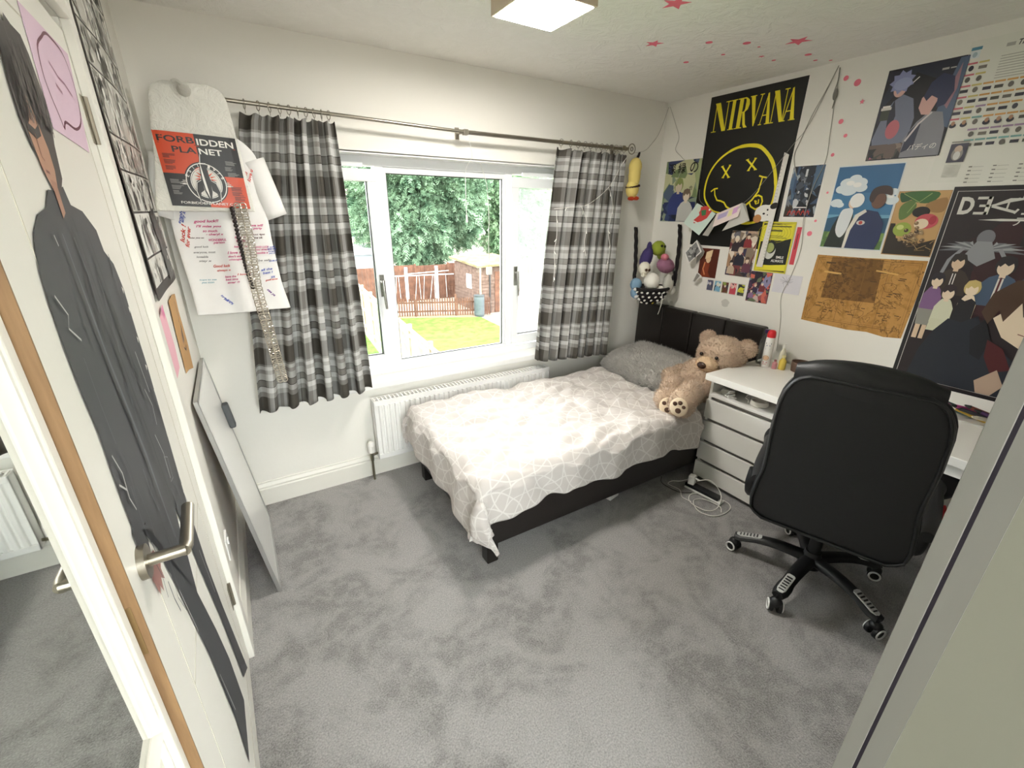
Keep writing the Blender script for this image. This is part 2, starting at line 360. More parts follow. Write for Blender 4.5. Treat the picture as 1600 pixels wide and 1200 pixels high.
# ------------------------------------------------------------------ window
WY = .1
win = struct(empty('window_1', (1.45, WY, WZ0)))
def wl(b): return (b[0]-1.45, b[1]-1.45, b[2], b[3], b[4]-WZ0, b[5]-WZ0)
m = MB()
for b in [(WX0, WX1, 0, .07, 1.87, WZ1), (WX0, WX1, 0, .07, WZ0+.01, .70), (WX0, WX0+.04, 0, .07, .70, 1.87), (WX1-.04, WX1, 0, .07, .70, 1.87), (.995, 1.045, 0, .07, .70, 1.87), (1.85, 1.90, 0, .07, .70, 1.87)]: m.box(*wl(b))
m.build('window_frame', M_UPVC, win, bevel=.004)
m = MB()
for b in [(1.045, 1.85, .012, .05, 1.838, 1.87), (1.045, 1.85, .012, .05, .70, .722), (1.045, 1.062, .012, .05, .722, 1.838), (1.832, 1.85, .012, .05, .722, 1.838)]: m.box(*wl(b))
m.build('glazing_bead', M_UPVC, win, bevel=.003)
m = MB()
for b in [(1.062, 1.066, .02, .03, .722, 1.838), (1.828, 1.832, .02, .03, .722, 1.838), (1.062, 1.832, .02, .03, .722, .726), (1.062, 1.832, .02, .03, 1.834, 1.838)]: m.box(*wl(b))
m.build('glazing_gasket', M_BLACKP, win)
def pane(x0, x1, z0, z1, m_, par): 
    return MB().box(*wl((x0, x1, .024, .028, z0, z1))).build('pane', m_, par)
pane(1.066, 1.828, .726, 1.834, M_GLASS, win)
for x0, x1, g in ((WX0+.035, .997, M_GLASS), (1.898, WX1-.035, M_GLASSH)):
    m = MB(); y0, y1 = -.012, .04
    for b in [(x0, x1, y0, y1, 1.79, 1.853), (x0, x1, y0, y1, .712, .78), (x0, x0+.05, y0, y1, .78, 1.79), (x1-.05, x1, y0, y1, .78, 1.79)]: m.box(*wl(b))
    s_ = m.build('sash', M_UPVC, win, bevel=.004)
    pane(x0+.05, x1-.05, .78, 1.79, g, s_)
    m = MB()
    for b in [(x0+.05, x0+.055, .01, .03, .78, 1.79), (x1-.055, x1-.05, .01, .03, .78, 1.79), (x0+.05, x1-.05, .01, .03, .78, .785)]: m.box(*wl(b))
    m.build('gasket', M_BLACKP, s_)
    hx = (x1-.024 if x0 < 1 else x0+.024)-1.45
    m = MB(); m.box(hx-.013, hx+.013, -.022, -.012, .51, .64); m.cyl((hx, -.022, .60), (hx, -.045, .60), .009); m.tube([(hx, -.045, .61), (hx, -.05, .57), (hx+.004, -.052, .47), (hx+.006, -.05, .44)], [.01, .009, .008, .007], 10)
    m.build('window_handle', M_CHROME, s_, smooth=40)
# trickle vents
m = MB(); m.box(*wl((.62, .93, -.02, 0, 1.86, 1.885))); m.box(*wl((1.97, 2.3, -.02, 0, 1.86, 1.885))); m.build('trickle_vent', M_UPVC, win, bevel=.003)
struct(box('trim_4', M_GLOSSW, (WX0-.04, WX1+.04, -.035, .1, .605, .648), bevel=.006))   # window board
struct(box('trim_5', M_GLOSSW, (WX0-.001, WX1+.001, .0, .1, 1.918, 1.93), bevel=0))

# ------------------------------------------------------------------ ceiling light
lt = empty('ceiling_light', (1.40, -.93, 2.4), 0, 'square flush ceiling light with glowing white diffuser and pale frame', 'light')
m = MB(); hs = .145
m.box(-hs, hs, -hs, -hs+.012, -.06, 0); m.box(-hs, hs, hs-.012, hs, -.06, 0); m.box(-hs, -hs+.012, -hs+.012, hs-.012, -.06, 0); m.box(hs-.012, hs, -hs+.012, hs-.012, -.06, 0)
m.build('light_frame', C('#c9b9a4', .4), lt, bevel=.003)
em = bpy.data.materials.new('lamp_glow'); em.use_nodes = True; e_ = em.node_tree.nodes; e_.clear(); oo = e_.new('ShaderNodeOutputMaterial'); ee = e_.new('ShaderNodeEmission'); ee.inputs[0].default_value = (1, .955, .89, 1); ee.inputs[1].default_value = LAMP; em.node_tree.links.new(ee.outputs[0], oo.inputs[0])
MB().box(-hs+.012, hs-.012, -hs+.012, hs-.012, -.062, -.03).build('diffuser', em, lt)

# ------------------------------------------------------------------ curtain pole and curtains
PY, PZ = -.115, 2.055
pole = empty('curtain_pole', (0, PY, PZ), 0, 'thin brushed metal curtain pole above the window', 'curtain pole')
def pz(x): return .025-.022*x if x < 1.46 else -.0071+.0*(x-1.46)
m = MB(); m.cyl((.25, 0, pz(.25)), (1.5, 0, pz(1.5)), .0085, n=16); m.cyl((1.42, 0, pz(1.42)), (2.70, 0, -.004), .011, n=16); m.build('rod', M_STEEL, pole, smooth=40)
for x, z in ((.215, .028), (2.745, 0)):
    m = MB(); m.torus((x, 0, z), .032, .0035, (0, 1, 0), 24); m.torus((x, 0, z), .012, .0035, (0, 1, 0), 14); m.cyl((x+(.033 if x < 1 else -.033), 0, z), (x+(.055 if x < 1 else -.055), 0, z), .008); m.build('finial', M_STEEL, pole, smooth=40)
for x in (.31, 1.46, 2.66):
    m = MB(); m.box(x-.012, x+.012, .105, .115, -.03, .03); m.cyl((x, .11, 0), (x, .0, pz(x) if x < 2 else 0), .006); m.box(x-.013, x+.013, -.014, .014, pz(x)-.014 if x < 2 else -.014, pz(x)+.014 if x < 2 else .014); m.build('bracket', M_STEEL, pole, bevel=.001)
def curtain(x0t, x1t, x0b, x1b, z1t, z0, folds, fw, seed, label, xr, lean=0, zb=(0, 0)):
    rr = random.Random(seed); root = empty('curtain', ((x0t+x1t)/2, PY, 2.0), 0, label, 'curtain', None); nx, nz = 220, 46; V = []; U = []
    ph = [rr.random()*6 for _ in range(6)]; cxr = (x0t+x1t)/2
    for j in range(nz+1):
        v = j/nz
        for i in range(nx+1):
            u = i/nx; uu = u+.012*sin(9*u+ph[0])+.006*sin(23*u+ph[1])
            gather = (u**.8 if seed == 1 else u)
            xt = x0t+(x1t-x0t)*(gather if seed != 2 else u**.75); xb = x0b+(x1b-x0b)*u; e = v**.8
            x = xt*(1-e)+xb*e
            amp = (.020+.022*v)*(.6+.6*(.5+.5*sin(5*u+ph[2])))
            a = 2*pi*folds*uu+.5*sin(3*v+ph[3])*v
            y = amp*sin(a)+.006*sin(2.3*a+ph[4]+v*2)+lean*v
            x += .35*amp*sin(2*a+ph[5])*.5
            z = z1t+(z0+zb[0]*(1-u)+zb[1]*u-z1t)*v+.006*cos(a)*(v > .98)
            z += (-.010*abs(sin(pi*u*xr)) if v == 0 else 0)
            V.append((x-cxr, y, z-2.0)); U.append((u*fw, (1-v)*(z1t-z0)))
    F = [(j*(nx+1)+i, (j+1)*(nx+1)+i, (j+1)*(nx+1)+i+1, j*(nx+1)+i+1) for j in range(nz) for i in range(nx)]
    o = mkmesh('curtain_fabric', V, F, M_TARTAN, None, root, 180, U); so = o.modifiers.new('thick', 'SOLIDIFY'); so.thickness = .002
    for k in range(xr):
        u = (k+.3)/xr; x = x0t+(x1t-x0t)*(u**.8 if seed == 1 else u**.75)
        m = MB(); zz = pz(x)+PZ if x < 2 else PZ; m.torus((x-cxr, 0, zz-2.0-.006), .019, .0018, (1, rr.uniform(-.5, .5), 0), 18); m.tube([(x-cxr, 0, zz-2.0-.024), (x-cxr, .002, z1t-2.0-.004)], .0015, 6); m.build('curtain_ring', M_STEEL, root, smooth=60)
    return root
curtain(.372, .765, .20, .80, 2.035, .60, 6.5, 1.12, 1, 'grey and white tartan curtain hanging left of the window, behind the signed shirt', 10, .01, (.02, .045))
curtain(2.09, 2.70, 1.985, 2.68, 2.02, .605, 8, 1.15, 2, 'grey and white tartan curtain right of the window with fairy lights over it', 12, .0, (.025, -.03))

# ------------------------------------------------------------------ radiator
rad = empty('radiator', (1.46, -.08, .15), 0, 'white ribbed panel radiator under the window, behind the bed', 'radiator')
x0, x1, z0, z1 = .80-1.46, 2.12-1.46, 0, .40
prof = []; n = 38; pitch = (x1-x0-.05)/n; V = []
P = [(x0, -.015)]
for k in range(n):
    xs = x0+.025+k*pitch; P += [(xs, -.015), (xs+pitch*.14, -.027), (xs+pitch*.62, -.027), (xs+pitch*.76, -.015)]
P += [(x1, -.015), (x1, -.005), (x0, -.005)]
m = MB(); m.rings([[Vector((a, b, z)) for a, b in P] for z in (z0+.035, z1-.03)]); m.box(x0, x1, -.020, -.005, z1-.03, z1-.002); m.box(x0, x1, -.020, -.005, z0, z0+.035)
m.build('front_panel', M_GLOSSW, rad, bevel=.0015, seg=1)
m = MB(); m.box(x0, x1, .045, .055, z0, z1-.01); m.box(x0, x0+.004, -.02, .055, z0, z1); m.box(x1-.004, x1, -.02, .055, z0, z1); m.box(x0+.004, x1-.004, 0, .04, z0+.04, z1-.04); m.build('side_and_back_panel', M_GLOSSW, rad, bevel=.001, seg=1)
m = MB(); m.box(x0, x1, -.02, -.014, z1-.002, z1+.002); m.box(x0, x1, .05, .056, z1-.002, z1+.002); 
for k in range(52): xx = x0+.012+k*(x1-x0-.024)/51; m.box(xx-.0045, xx+.0045, -.014, .05, z1-.004, z1)
m.build('top_grille', M_GLOSSW, rad)
m = MB(); m.cyl((x0-.035, .01, z0+.03), (x0, .02, z0+.03), .008); m.cyl((x0-.04, .01, z0+.005), (x0-.04, .01, z0+.05), .012); m.cyl((x0-.04, .01, -.15), (x0-.04, .01, z0+.01), .0075); m.cyl((x0-.04, .01, -.01), (x0-.04, .01, z0+.008), .011, n=6); m.mat(M_BRASS)
m.mats = [M_BRASS]; m.mi = [0]*len(m.F); m.build('valve_pipe', M_BRASS, rad, smooth=40)
m = MB(); m.cyl((x0-.04, .01, z0+.05), (x0-.04, .01, z0+.10), .019, .021, 20); m.cyl((x0-.04, .01, z0+.10), (x0-.04, .01, z0+.125), .021, .016, 20); m.build('valve_head', M_WHITE, rad, bevel=.003, smooth=None)

# ------------------------------------------------------------------ bed
BX0, BX1, BY0, BY1 = 1.035, 3.10, -1.11, -.20
bed = empty('bed', (2.07, -.66, 0), 0, 'single bed with dark leather frame and black padded headboard', 'bed')
def bl(b): return (b[0]-2.07, b[1]-2.07, b[2]+.66, b[3]+.66, b[4], b[5])
for n_, b in (('side_rail', (BX0+.02, BX1, BY0, BY0+.045, .10, .345)), ('side_rail', (BX0+.02, BX1, BY1-.045, BY1, .10, .345)), ('foot_rail', (BX0, BX0+.045, BY0+.01, BY1-.01, .10, .325)), ('slat_base', (BX0+.045, BX1, BY0+.045, BY1-.045, .24, .28))):
    MB().box(*bl(b)).build(n_, M_BEDLEATHER, bed, bevel=.012, seg=3)
for x, y in ((BX0, BY0), (BX0, BY1-.06), (BX1-.08, BY0), (BX1-.08, BY1-.06)): MB().box(*bl((x, x+.062, y, y+.062, 0, .12))).build('leg', M_BEDLEATHER, bed, bevel=.005)
MB().box(*bl((BX0+.05, BX1-.01, BY0+.04, BY1-.03, .28, .46))).build('mattress', M_COT, bed, bevel=.04, seg=4)
hb = MB(); nyp = 4; HY0, HY1 = -1.10, -.02; ww = (HY1-HY0)/nyp
for k in range(nyp): hb.box(*bl((3.085, 3.165, HY0+k*ww+.0015, HY0+(k+1)*ww-.0015, .0, .95)))
hb.build('headboard', M_BEDLEATHER, bed, bevel=.014, seg=3)

def duvet():
    nx, ny = 190, 130; V = []; U = []
    X0, X1, Y0, Y1 = .96, 2.56, -1.155, -.19
    topz = .505; rad_ = .09
    # hem drop below the top, per side
    def prof(d, drop):   # d = distance beyond the edge along the cloth -> (out, down)
        if d <= 0: return 0, 0
        q = rad_*pi/2
        if d < q: a = d/rad_; return rad_*sin(a)*.75, rad_*(1-cos(a))
        return rad_*.75+.02*(d-q), rad_+(d-q)
    LX, LY = .36, .22
    for j in range(ny+1):
        t = j/ny; y_ = (Y1+.10)+((Y0-LY)-(Y1+.10))*t
        for i in range(nx+1):
            s = i/nx; x_ = (X0+.06-LX)+((X1+.0)-(X0+.06-LX))*s
            # slanted top edge: cloth pulled back further near the camera side
            x_ = x_ - (.05*max(0, (s-.6)/.4))*t*0.9
            ix, iy = X0+.06, Y0+.05
            dx = max(0, ix-x_); dy = max(0, iy-y_); dyb = max(0, y_-(Y1-.02))
            ex = dx*(.62+.42*t+.06*sin(9*t)); ey = dy*(.9+.25*(1-s)-.12*sin(4.2*s)+.05*sin(13*s)); ob, zb_ = prof(dyb, 0)
            dd_ = math.hypot(ex, ey); o_, zz_ = prof(dd_, 0); ux, uy = (ex/dd_, ey/dd_) if dd_ > 1e-6 else (0, 0); cf = 4*ux*uy*max(0, dd_-.10)*.35*sin(3*atan2(uy, ux)*2+1.2)
            ox = o_*ux; oy = o_*uy; zx = zz_*ux**2; zy = zz_*uy**2
            x = max(x_, ix)-ox-cf*.3; y = min(max(y_, iy), Y1-.02)-oy+ob*.3+cf*.3
            z = topz-zz_*(1-.16*4*(ux*uy)**2)-zb_*.9
            p = Vector((x_*3, y_*3, 0)); soft = max(0, 1-(zx+zy)*1.5)
            z += .020*soft*(noise.noise(p*.9)+.3)
            a = atan2(y_+.2, x_-2.75)   # folds radiating from the pillow end
            g = noise.noise(Vector((x_*2.2-y_*3.2, x_*9+y_*7.5, .3))); g2 = noise.noise(Vector((x_*5, y_*5, 2.0)))
            fold = max(0, (s-.45)/.55)
            diag = sin((y_*1.0+x_*.55)*34+3*noise.noise(Vector((x_*2, y_*2, 5))))
            wr = .014*g+.012*g2+.020*fold*diag*(.5+.5*noise.noise(Vector((x_*2.5, y_*2.5, 9))))
            rz = noise.noise(Vector((x_*11, y_*11, 4)))*.006+abs(noise.noise(Vector((x_*6+y_*2, y_*9-x_*4, 7))))*.03
            z += (wr+rz)*(1 if zx+zy < .05 else .4)
            if zx > .05: x += .012*sin(y_*22+1)+.01*g*2
            if zy > .05: y += .010*sin(x_*20)+.01*g*2
            z += -.018*max(0, 1-abs(s-1)/.04)
            # puffed edge swelling towards camera
            V.append((x, y, z)); U.append((x_, y_))
    F = [(j*(nx+1)+i, (j+1)*(nx+1)+i, (j+1)*(nx+1)+i+1, j*(nx+1)+i+1) for j in range(ny) for i in range(nx)]
    o = mkmesh('duvet', V, F, M_DUVET, None, None, 180, U); so = o.modifiers.new('thick', 'SOLIDIFY'); so.thickness = .022; so.offset = -1
    return tag(o, 'cream duvet patterned with thin white interlocking circles, spread over the bed', 'duvet')
duvet()

def fur(mb, surf, n, L, r, curl, seed, down=.0):   # surf: list of (point, normal) sampler
    rr = random.Random(seed); V = []; F = []
    for i in range(n):
        p, nn = surf(rr); d = (nn+Vector((rr.gauss(0, curl), rr.gauss(0, curl), rr.gauss(0, curl)-down))).normalized(); sd = d.cross(Vector((rr.gauss(0, 1), rr.gauss(0, 1), rr.gauss(0, 1)))).normalized()
        l = L*(.6+.7*rr.random()); d2 = (d+Vector((rr.gauss(0, curl), rr.gauss(0, curl), rr.gauss(0, curl)-down))).normalized(); b = len(V)
        V += [p-sd*r-nn*.002, p+sd*r-nn*.002, p+d*l*.55+sd*r*.8, p+d*l*.55-sd*r*.8, p+d*l*.55+d2*l*.45]; F += [(b, b+1, b+2, b+3), (b+3, b+2, b+4)]
    mb.add(V, F)
def ell_sampler(parts):   # parts: list of (center, radii, rot)
    ws = [r[0]*r[1]+r[1]*r[2]+r[0]*r[2] for c, r, q in parts]; T = sum(ws)
    def f(rr):
        x = rr.random()*T
        for (c, r, q), w_ in zip(parts, ws):
            x -= w_
            if x <= 0: break
        v = Vector((rr.gauss(0, 1), rr.gauss(0, 1), rr.gauss(0, 1))).normalized(); p = Vector((v.x*r[0], v.y*r[1], v.z*r[2])); nn = Vector((v.x/r[0], v.y/r[1], v.z/r[2])).normalized()
        if q is not None: p = q @ p; nn = q @ nn
        return Vector(c)+p, nn
    return f
def R3(x=0, y=0, z=0): return Matrix.Rotation(radians(z), 3, 'Z') @ Matrix.Rotation(radians(y), 3, 'Y') @ Matrix.Rotation(radians(x), 3, 'X')
# furry pillow
pl = empty('pillow', (2.80, -.46, .46), radians(-6), 'shaggy grey fur pillow against the black headboard', 'pillow')
def pilfn(v):
    a = max(abs(v.x)/.24, abs(v.y)/.38, 1e-6); l = math.hypot(v.x/.24, v.y/.38); k = (l/a)**.55 if a > 0 else 1
    return Vector((v.x*k*.95, v.y*k*.95, v.z+.012*noise.noise(v*6)))
m = MB(); q_ = R3(0, -14, 0); m.ell((0, 0, .095), (.26, .38, .085), q_, 40, 20, pilfn)
def ps(rr):
    v = Vector((rr.gauss(0, 1), rr.gauss(0, 1), rr.gauss(0, 1))).normalized(); p = pilfn(Vector((v.x*.26, v.y*.38, v.z*.085))); nn = Vector((v.x/.26, v.y/.38, v.z/.085)).normalized()
    return Vector((0, 0, .095))+q_ @ p, q_ @ nn
m.build('pillow_cover', M_GFUR, pl, smooth=180)
m = MB(); fur(m, ps, 26000, .034, .0011, .55, 3, .25); tag(m.build('long_pile', M_GFUR, pl), kind='stuff')

# teddy bear
TB = Vector((2.70, -.95, .50)); ted = empty('teddy_bear', TB, 0, 'large light brown teddy bear sitting against the headboard', 'teddy bear')
def tpart(name, ells, nf, seed, parent=ted, L=.016, mat_=M_FUR):
    m = MB()
    for c, r, q in ells: m.ell(Vector(c)-TB, r, q, 22, 14)
    fur(m, ell_sampler([(Vector(c)-TB, r, q) for c, r, q in ells]), nf, L, .0014, .75, seed); return m.build(name, mat_, parent, smooth=180)
tpart('body', [((2.76, -.94, .60), (.15, .15, .145), R3(0, 15, 0)), ((2.80, -.95, .66), (.11, .13, .09), None)], 9000, 11)
HC = Vector((2.845, -1.00, .785))
tpart('head', [(HC, (.125, .15, .112), R3(0, 0, 10)), (HC+Vector((-.02, 0, -.025)), (.12, .14, .09), None)], 9000, 12)
tpart('ear', [(HC+Vector((.03, .135, .07)), (.035, .055, .05), R3(-35, 0, 0))], 1500, 13)
tpart('ear', [(HC+Vector((.04, -.14, .065)), (.035, .055, .05), R3(35, 0, 0))], 1500, 14)
mz = tpart('muzzle', [(HC+Vector((-.135, -.0, -.05)), (.062, .072, .052), R3(0, 10, 0))], 1600, 15, L=.006, mat_=C('#d9bd9c', .9))
MB().ell(HC-TB+Vector((-.195, 0, -.045)), (.014, .032, .022), None, 14, 10).build('nose', C('#3a1f14', .4), ted, smooth=180)
for s_ in (1, -1): MB().ell(HC-TB+Vector((-.135, .055*s_, .008)), (.010, .012, .012), None, 12, 8).build('eye', C('#1a0f0a', .2), ted, smooth=180)
tpart('arm', [((2.72, -.81, .62), (.11, .055, .052), R3(0, 10, 14)), ((2.63, -.80, .61), (.06, .058, .052), None)], 3800, 16)
tpart('arm', [((2.70, -1.05, .63), (.055, .05, .09), R3(0, 20, 0))], 2000, 17)
tpart('leg', [((2.50, -.93, .60), (.13, .07, .072), R3(0, 12, 22)), ((2.36, -1.00, .575), (.075, .07, .07), None)], 4500, 18)
tpart('leg', [((2.49, -1.07, .605), (.13, .072, .08), R3(0, 12, 25)), ((2.33, -1.13, .60), (.07, .08, .085), None)], 4800, 19)
for (fx, fy, fz), (nx_, ny_) in (((2.262, -1.165, .60), (-.9, -.4)), ((2.302, -1.06, .555), (-.75, -.45))):
    q_ = Matrix.Rotation(atan2(ny_, nx_), 3, 'Z'); c = Vector((fx, fy, fz))-TB
    pd = MB().ell(c, (.012, .052, .058), q_, 18, 12).build('foot_pad', C('#e2cfb4', .9), ted, smooth=180)
    for a, b, r in ((-.022, .022, .013), (.006, .032, .013), (.028, .010, .011), (0, -.018, .017)): MB().ell(c+q_ @ Vector((.011, a, b)), (.004, r, r), q_, 12, 8).build('paw_dot', C('#54392a', .8), pd, smooth=180)

# ------------------------------------------------------------------ desk with drawers
desk = empty('desk', (2.87, -1.8, 0), 0, 'white desk with four drawer pedestal along the poster wall', 'desk')
def dl(b): return (b[0]-2.87, b[1]-2.87, b[2]+1.8, b[3]+1.8, b[4], b[5])
DYa, DYb = -1.12, -1.60
MB().box(*dl((2.545, XR-.006, -2.47, DYa+.01, .70, .74))).build('tabletop', M_WHITE, desk, bevel=.003)
for n_, b in (('side_panel', (2.60, XR-.02, DYa-.018, DYa, 0, .70)), ('side_panel', (2.60, XR-.02, DYb, DYb+.018, 0, .70)), ('back_panel', (XR-.035, XR-.02, DYb+.018, DYa-.018, .05, .70)), ('shelf', (2.575, XR-.036, DYb+.018, DYa-.018, .595, .613)), ('plinth', (2.63, 2.645, DYb+.018, DYa-.018, 0, .06)), ('side_panel', (2.60, XR-.02, -2.47, -2.45, 0, .70)), ('rear_rail', (XR-.05, XR-.03, -2.45, DYb, .40, .70)), ('front_rail', (2.575, 2.60, -2.45, DYb, .645, .70))):
    MB().box(*dl(b)).build(n_, M_WHITE, desk, bevel=.002)
zs = [.590, .448, .298, .158, .030]
for k in range(4):
    zt, zb_ = zs[k], zs[k+1]
    d = MB().box(*dl((2.582, 2.60, DYb, DYa, zb_, zt-.022))).build('drawer', M_WHITE, desk, bevel=.002)
    MB().box(*dl((2.605, 2.62, DYb+.02, DYa-.02, zt-.022, zt))).build('finger_groove', C('#8f8c86', .5), d)
# things on the shelf
def lathe(m, c, prof, n=20):
    c = Vector(c); m.rings([[c+Vector((r*cos(2*pi*j/n), r*sin(2*pi*j/n), z)) for j in range(n)] for r, z in prof])
m = MB(); lathe(m, (0, 0, 0), [(.045, 0), (.05, .008), (.044, .03), (.038, .03), (.036, .012), (.001, .010)]); o = m.build('bowl', C('#e8e2d6', .3), None, smooth=40); o.location = (2.66, -1.40, .613); tag(o, 'small pale bowl on the open shelf under the desktop', 'bowl')
m = MB(); m.box(-.05, .05, -.04, .04, 0, .035); o = m.build('box', C('#a9a59a', .5), None, bevel=.006); o.location = (2.68, -1.20, .613); o.rotation_euler[2] = .4; tag(o, 'small grey box lying on the open shelf under the desktop', 'box')
for k, (x, y, c) in enumerate(((2.63, -1.25, '#e9e9e6'), (2.65, -1.33, '#d9d6cf'))):
    m = MB(); pts = [(random.uniform(-.035, .035), random.uniform(-.035, .035), random.uniform(.004, .04)) for _ in range(9)]; m.tube(smoothpath(pts, 5), .0045, 6); o = m.build('cable_bundle', C(c, .4), None, smooth=60); o.location = (x, y, .613); tag(o, 'bundle of white cable on the desk shelf '+('beside the small grey box' if k == 0 else 'beside the pale bowl'), 'cable')
# things on the desktop
DT = .74
def canart(a0, a1, r, z0, z1): pass
m = MB(); m.mat(C('#f0eeea', .25)); lathe(m, (0, 0, 0), [(.024, 0), (.026, .004), (.026, .18), (.022, .19)], 28); can = m.build('can_body', None, None, smooth=35)
root = empty('spray_can', (2.985, -1.215, DT), 0, 'tall white spray can with red cap on the desk beside the bed', 'spray can'); can.parent = root
m = MB(); lathe(m, (0, 0, .19), [(.024, 0), (.0245, .02), (.022, .035), (.014, .044), (.001, .046)], 24); m.build('cap', C('#d9232e', .35), root, smooth=40)
def canmap(a, b, w_): th_ = pi+.30+a/.026; r = .0263+w_; return (r*cos(th_), r*sin(th_), b)
A = Art(); A.rect(-.016, .150, .015, .158, '#4b4f5a'); A.rect(-.011, .138, .010, .143, '#6c7a98'); A.line([(-.014, .118), (.014, .118)], .0015, '#8a8f9c'); A.ring(0, .062, .014, .014, .003, '#e09a3e', 20); A.ell(0, .062, .010, .010, '#f0c9a0'); A.rect(-.012, .030, .012, .036, '#d9a0a0'); A.rect(-.012, .020, .008, .024, '#d9a0a0')
A.build('can_print', canmap, parent=root)
root = empty('bottle', (3.03, -1.165, DT), 0, 'clear plastic bottle with dark purple cap behind the spray can', 'bottle')
m = MB(); lathe(m, (0, 0, 0), [(.03, 0), (.034, .01), (.034, .06), (.030, .08), (.034, .10), (.033, .15), (.016, .185), (.014, .20)], 24); m.build('bottle_body', M_GLASSH, root, smooth=40); m = MB(); lathe(m, (0, 0, .20), [(.017, 0), (.017, .022), (.001, .023)]); m.build('cap', C('#35204f', .35), root, smooth=40)
def smallbottle(name, x, y, h, r, c, cc, label, cat='bottle'):
    root = empty(name, (x, y, DT), 0, label, cat); m = MB(); lathe(m, (0, 0, 0), [(r, 0), (r*1.05, h*.05), (r*1.05, h*.6), (r*.5, h*.75), (r*.45, h*.82)]); m.build('bottle_body', C(c, .3), root, smooth=40)
    m = MB(); lathe(m, (0, 0, h*.82), [(r*.55, 0), (r*.55, h*.16), (.001, h*.18)]); m.build('cap', C(cc, .4), root, smooth=40)
smallbottle('perfume_bottle', 3.06, -1.27, .15, .018, '#e8e3cf', '#f2efe6', 'slim cream bottle against the wall behind the desk spray can')
smallbottle('lotion_bottle', 3.02, -1.30, .09, .02, '#e0c65a', '#d9cf9a', 'small yellow bottle between the spray can and the office chair')
smallbottle('nail_polish', 2.99, -1.27, .06, .014, '#c98a90', '#7a4a50', 'tiny pink bottle beside the foot of the spray can')
smallbottle('nail_polish', 3.08, -1.48, .10, .012, '#8a5a48', '#d8324a', 'brown bottle with red top peeping over the office chair back')
m = MB(); lathe(m, (0, 0, 0), [(.05, 0), (.055, .06), (.052, .06), (.047, .006), (.001, .005)]); o = m.build('trinket_pot', C('#6d5648', .6), None, smooth=40); o.location = (3.08, -1.38, DT); tag(o, 'round brown trinket pot on the desk behind the office chair top', 'pot')
# pencil tray + pencils
tray = box('pencil_tray', C('#c9c7c0', .4), (-.06, .06, -.20, .20, 0, .006)); tray.location = (3.06, -2.10, DT); tray.rotation_euler[2] = .05; tag(tray, 'flat pale tray lying under the heap of coloured pens', 'tray')
pc = ['#c98a3a', '#2f4a3a', '#6a5a4a', '#e05a5a', '#e87a86', '#3a5a50', '#4a6a62', '#b03a80', '#c94a9a', '#caa43a', '#3a3a40', '#8a4a3a', '#d8d0c0', '#5a3a6a']; pcn = ['orange', 'dark green', 'brown', 'red', 'pink', 'teal', 'sage', 'magenta', 'bright magenta', 'mustard', 'black', 'rust', 'cream', 'purple']
rr = random.Random(5)
for k, c in enumerate(pc):
    m = MB(); m.mat(C(c, .45)); m.cyl((-.075, 0, 0), (.055, 0, 0), .0085, n=10); m.mat(C('#2b2b2b' if k % 3 else '#e8dfd0', .5)); m.cyl((.055, 0, 0), (.078, 0, 0), .0095 if k % 2 else .0085, .003, 10); o = m.build('pen', None, None, smooth=40)
    o.location = (3.045+rr.uniform(-.012, .012), -1.97-k*.0205, DT+.030+.012*(k % 3)); o.rotation_euler = (0, -.22-.09*(k % 2), radians(118+rr.uniform(-9, 9)) if k % 4 else radians(150)); tag(o, pcn[k]+' pen in the heap on the pale tray at the back of the desk', 'pen', 'pens on the desk tray')

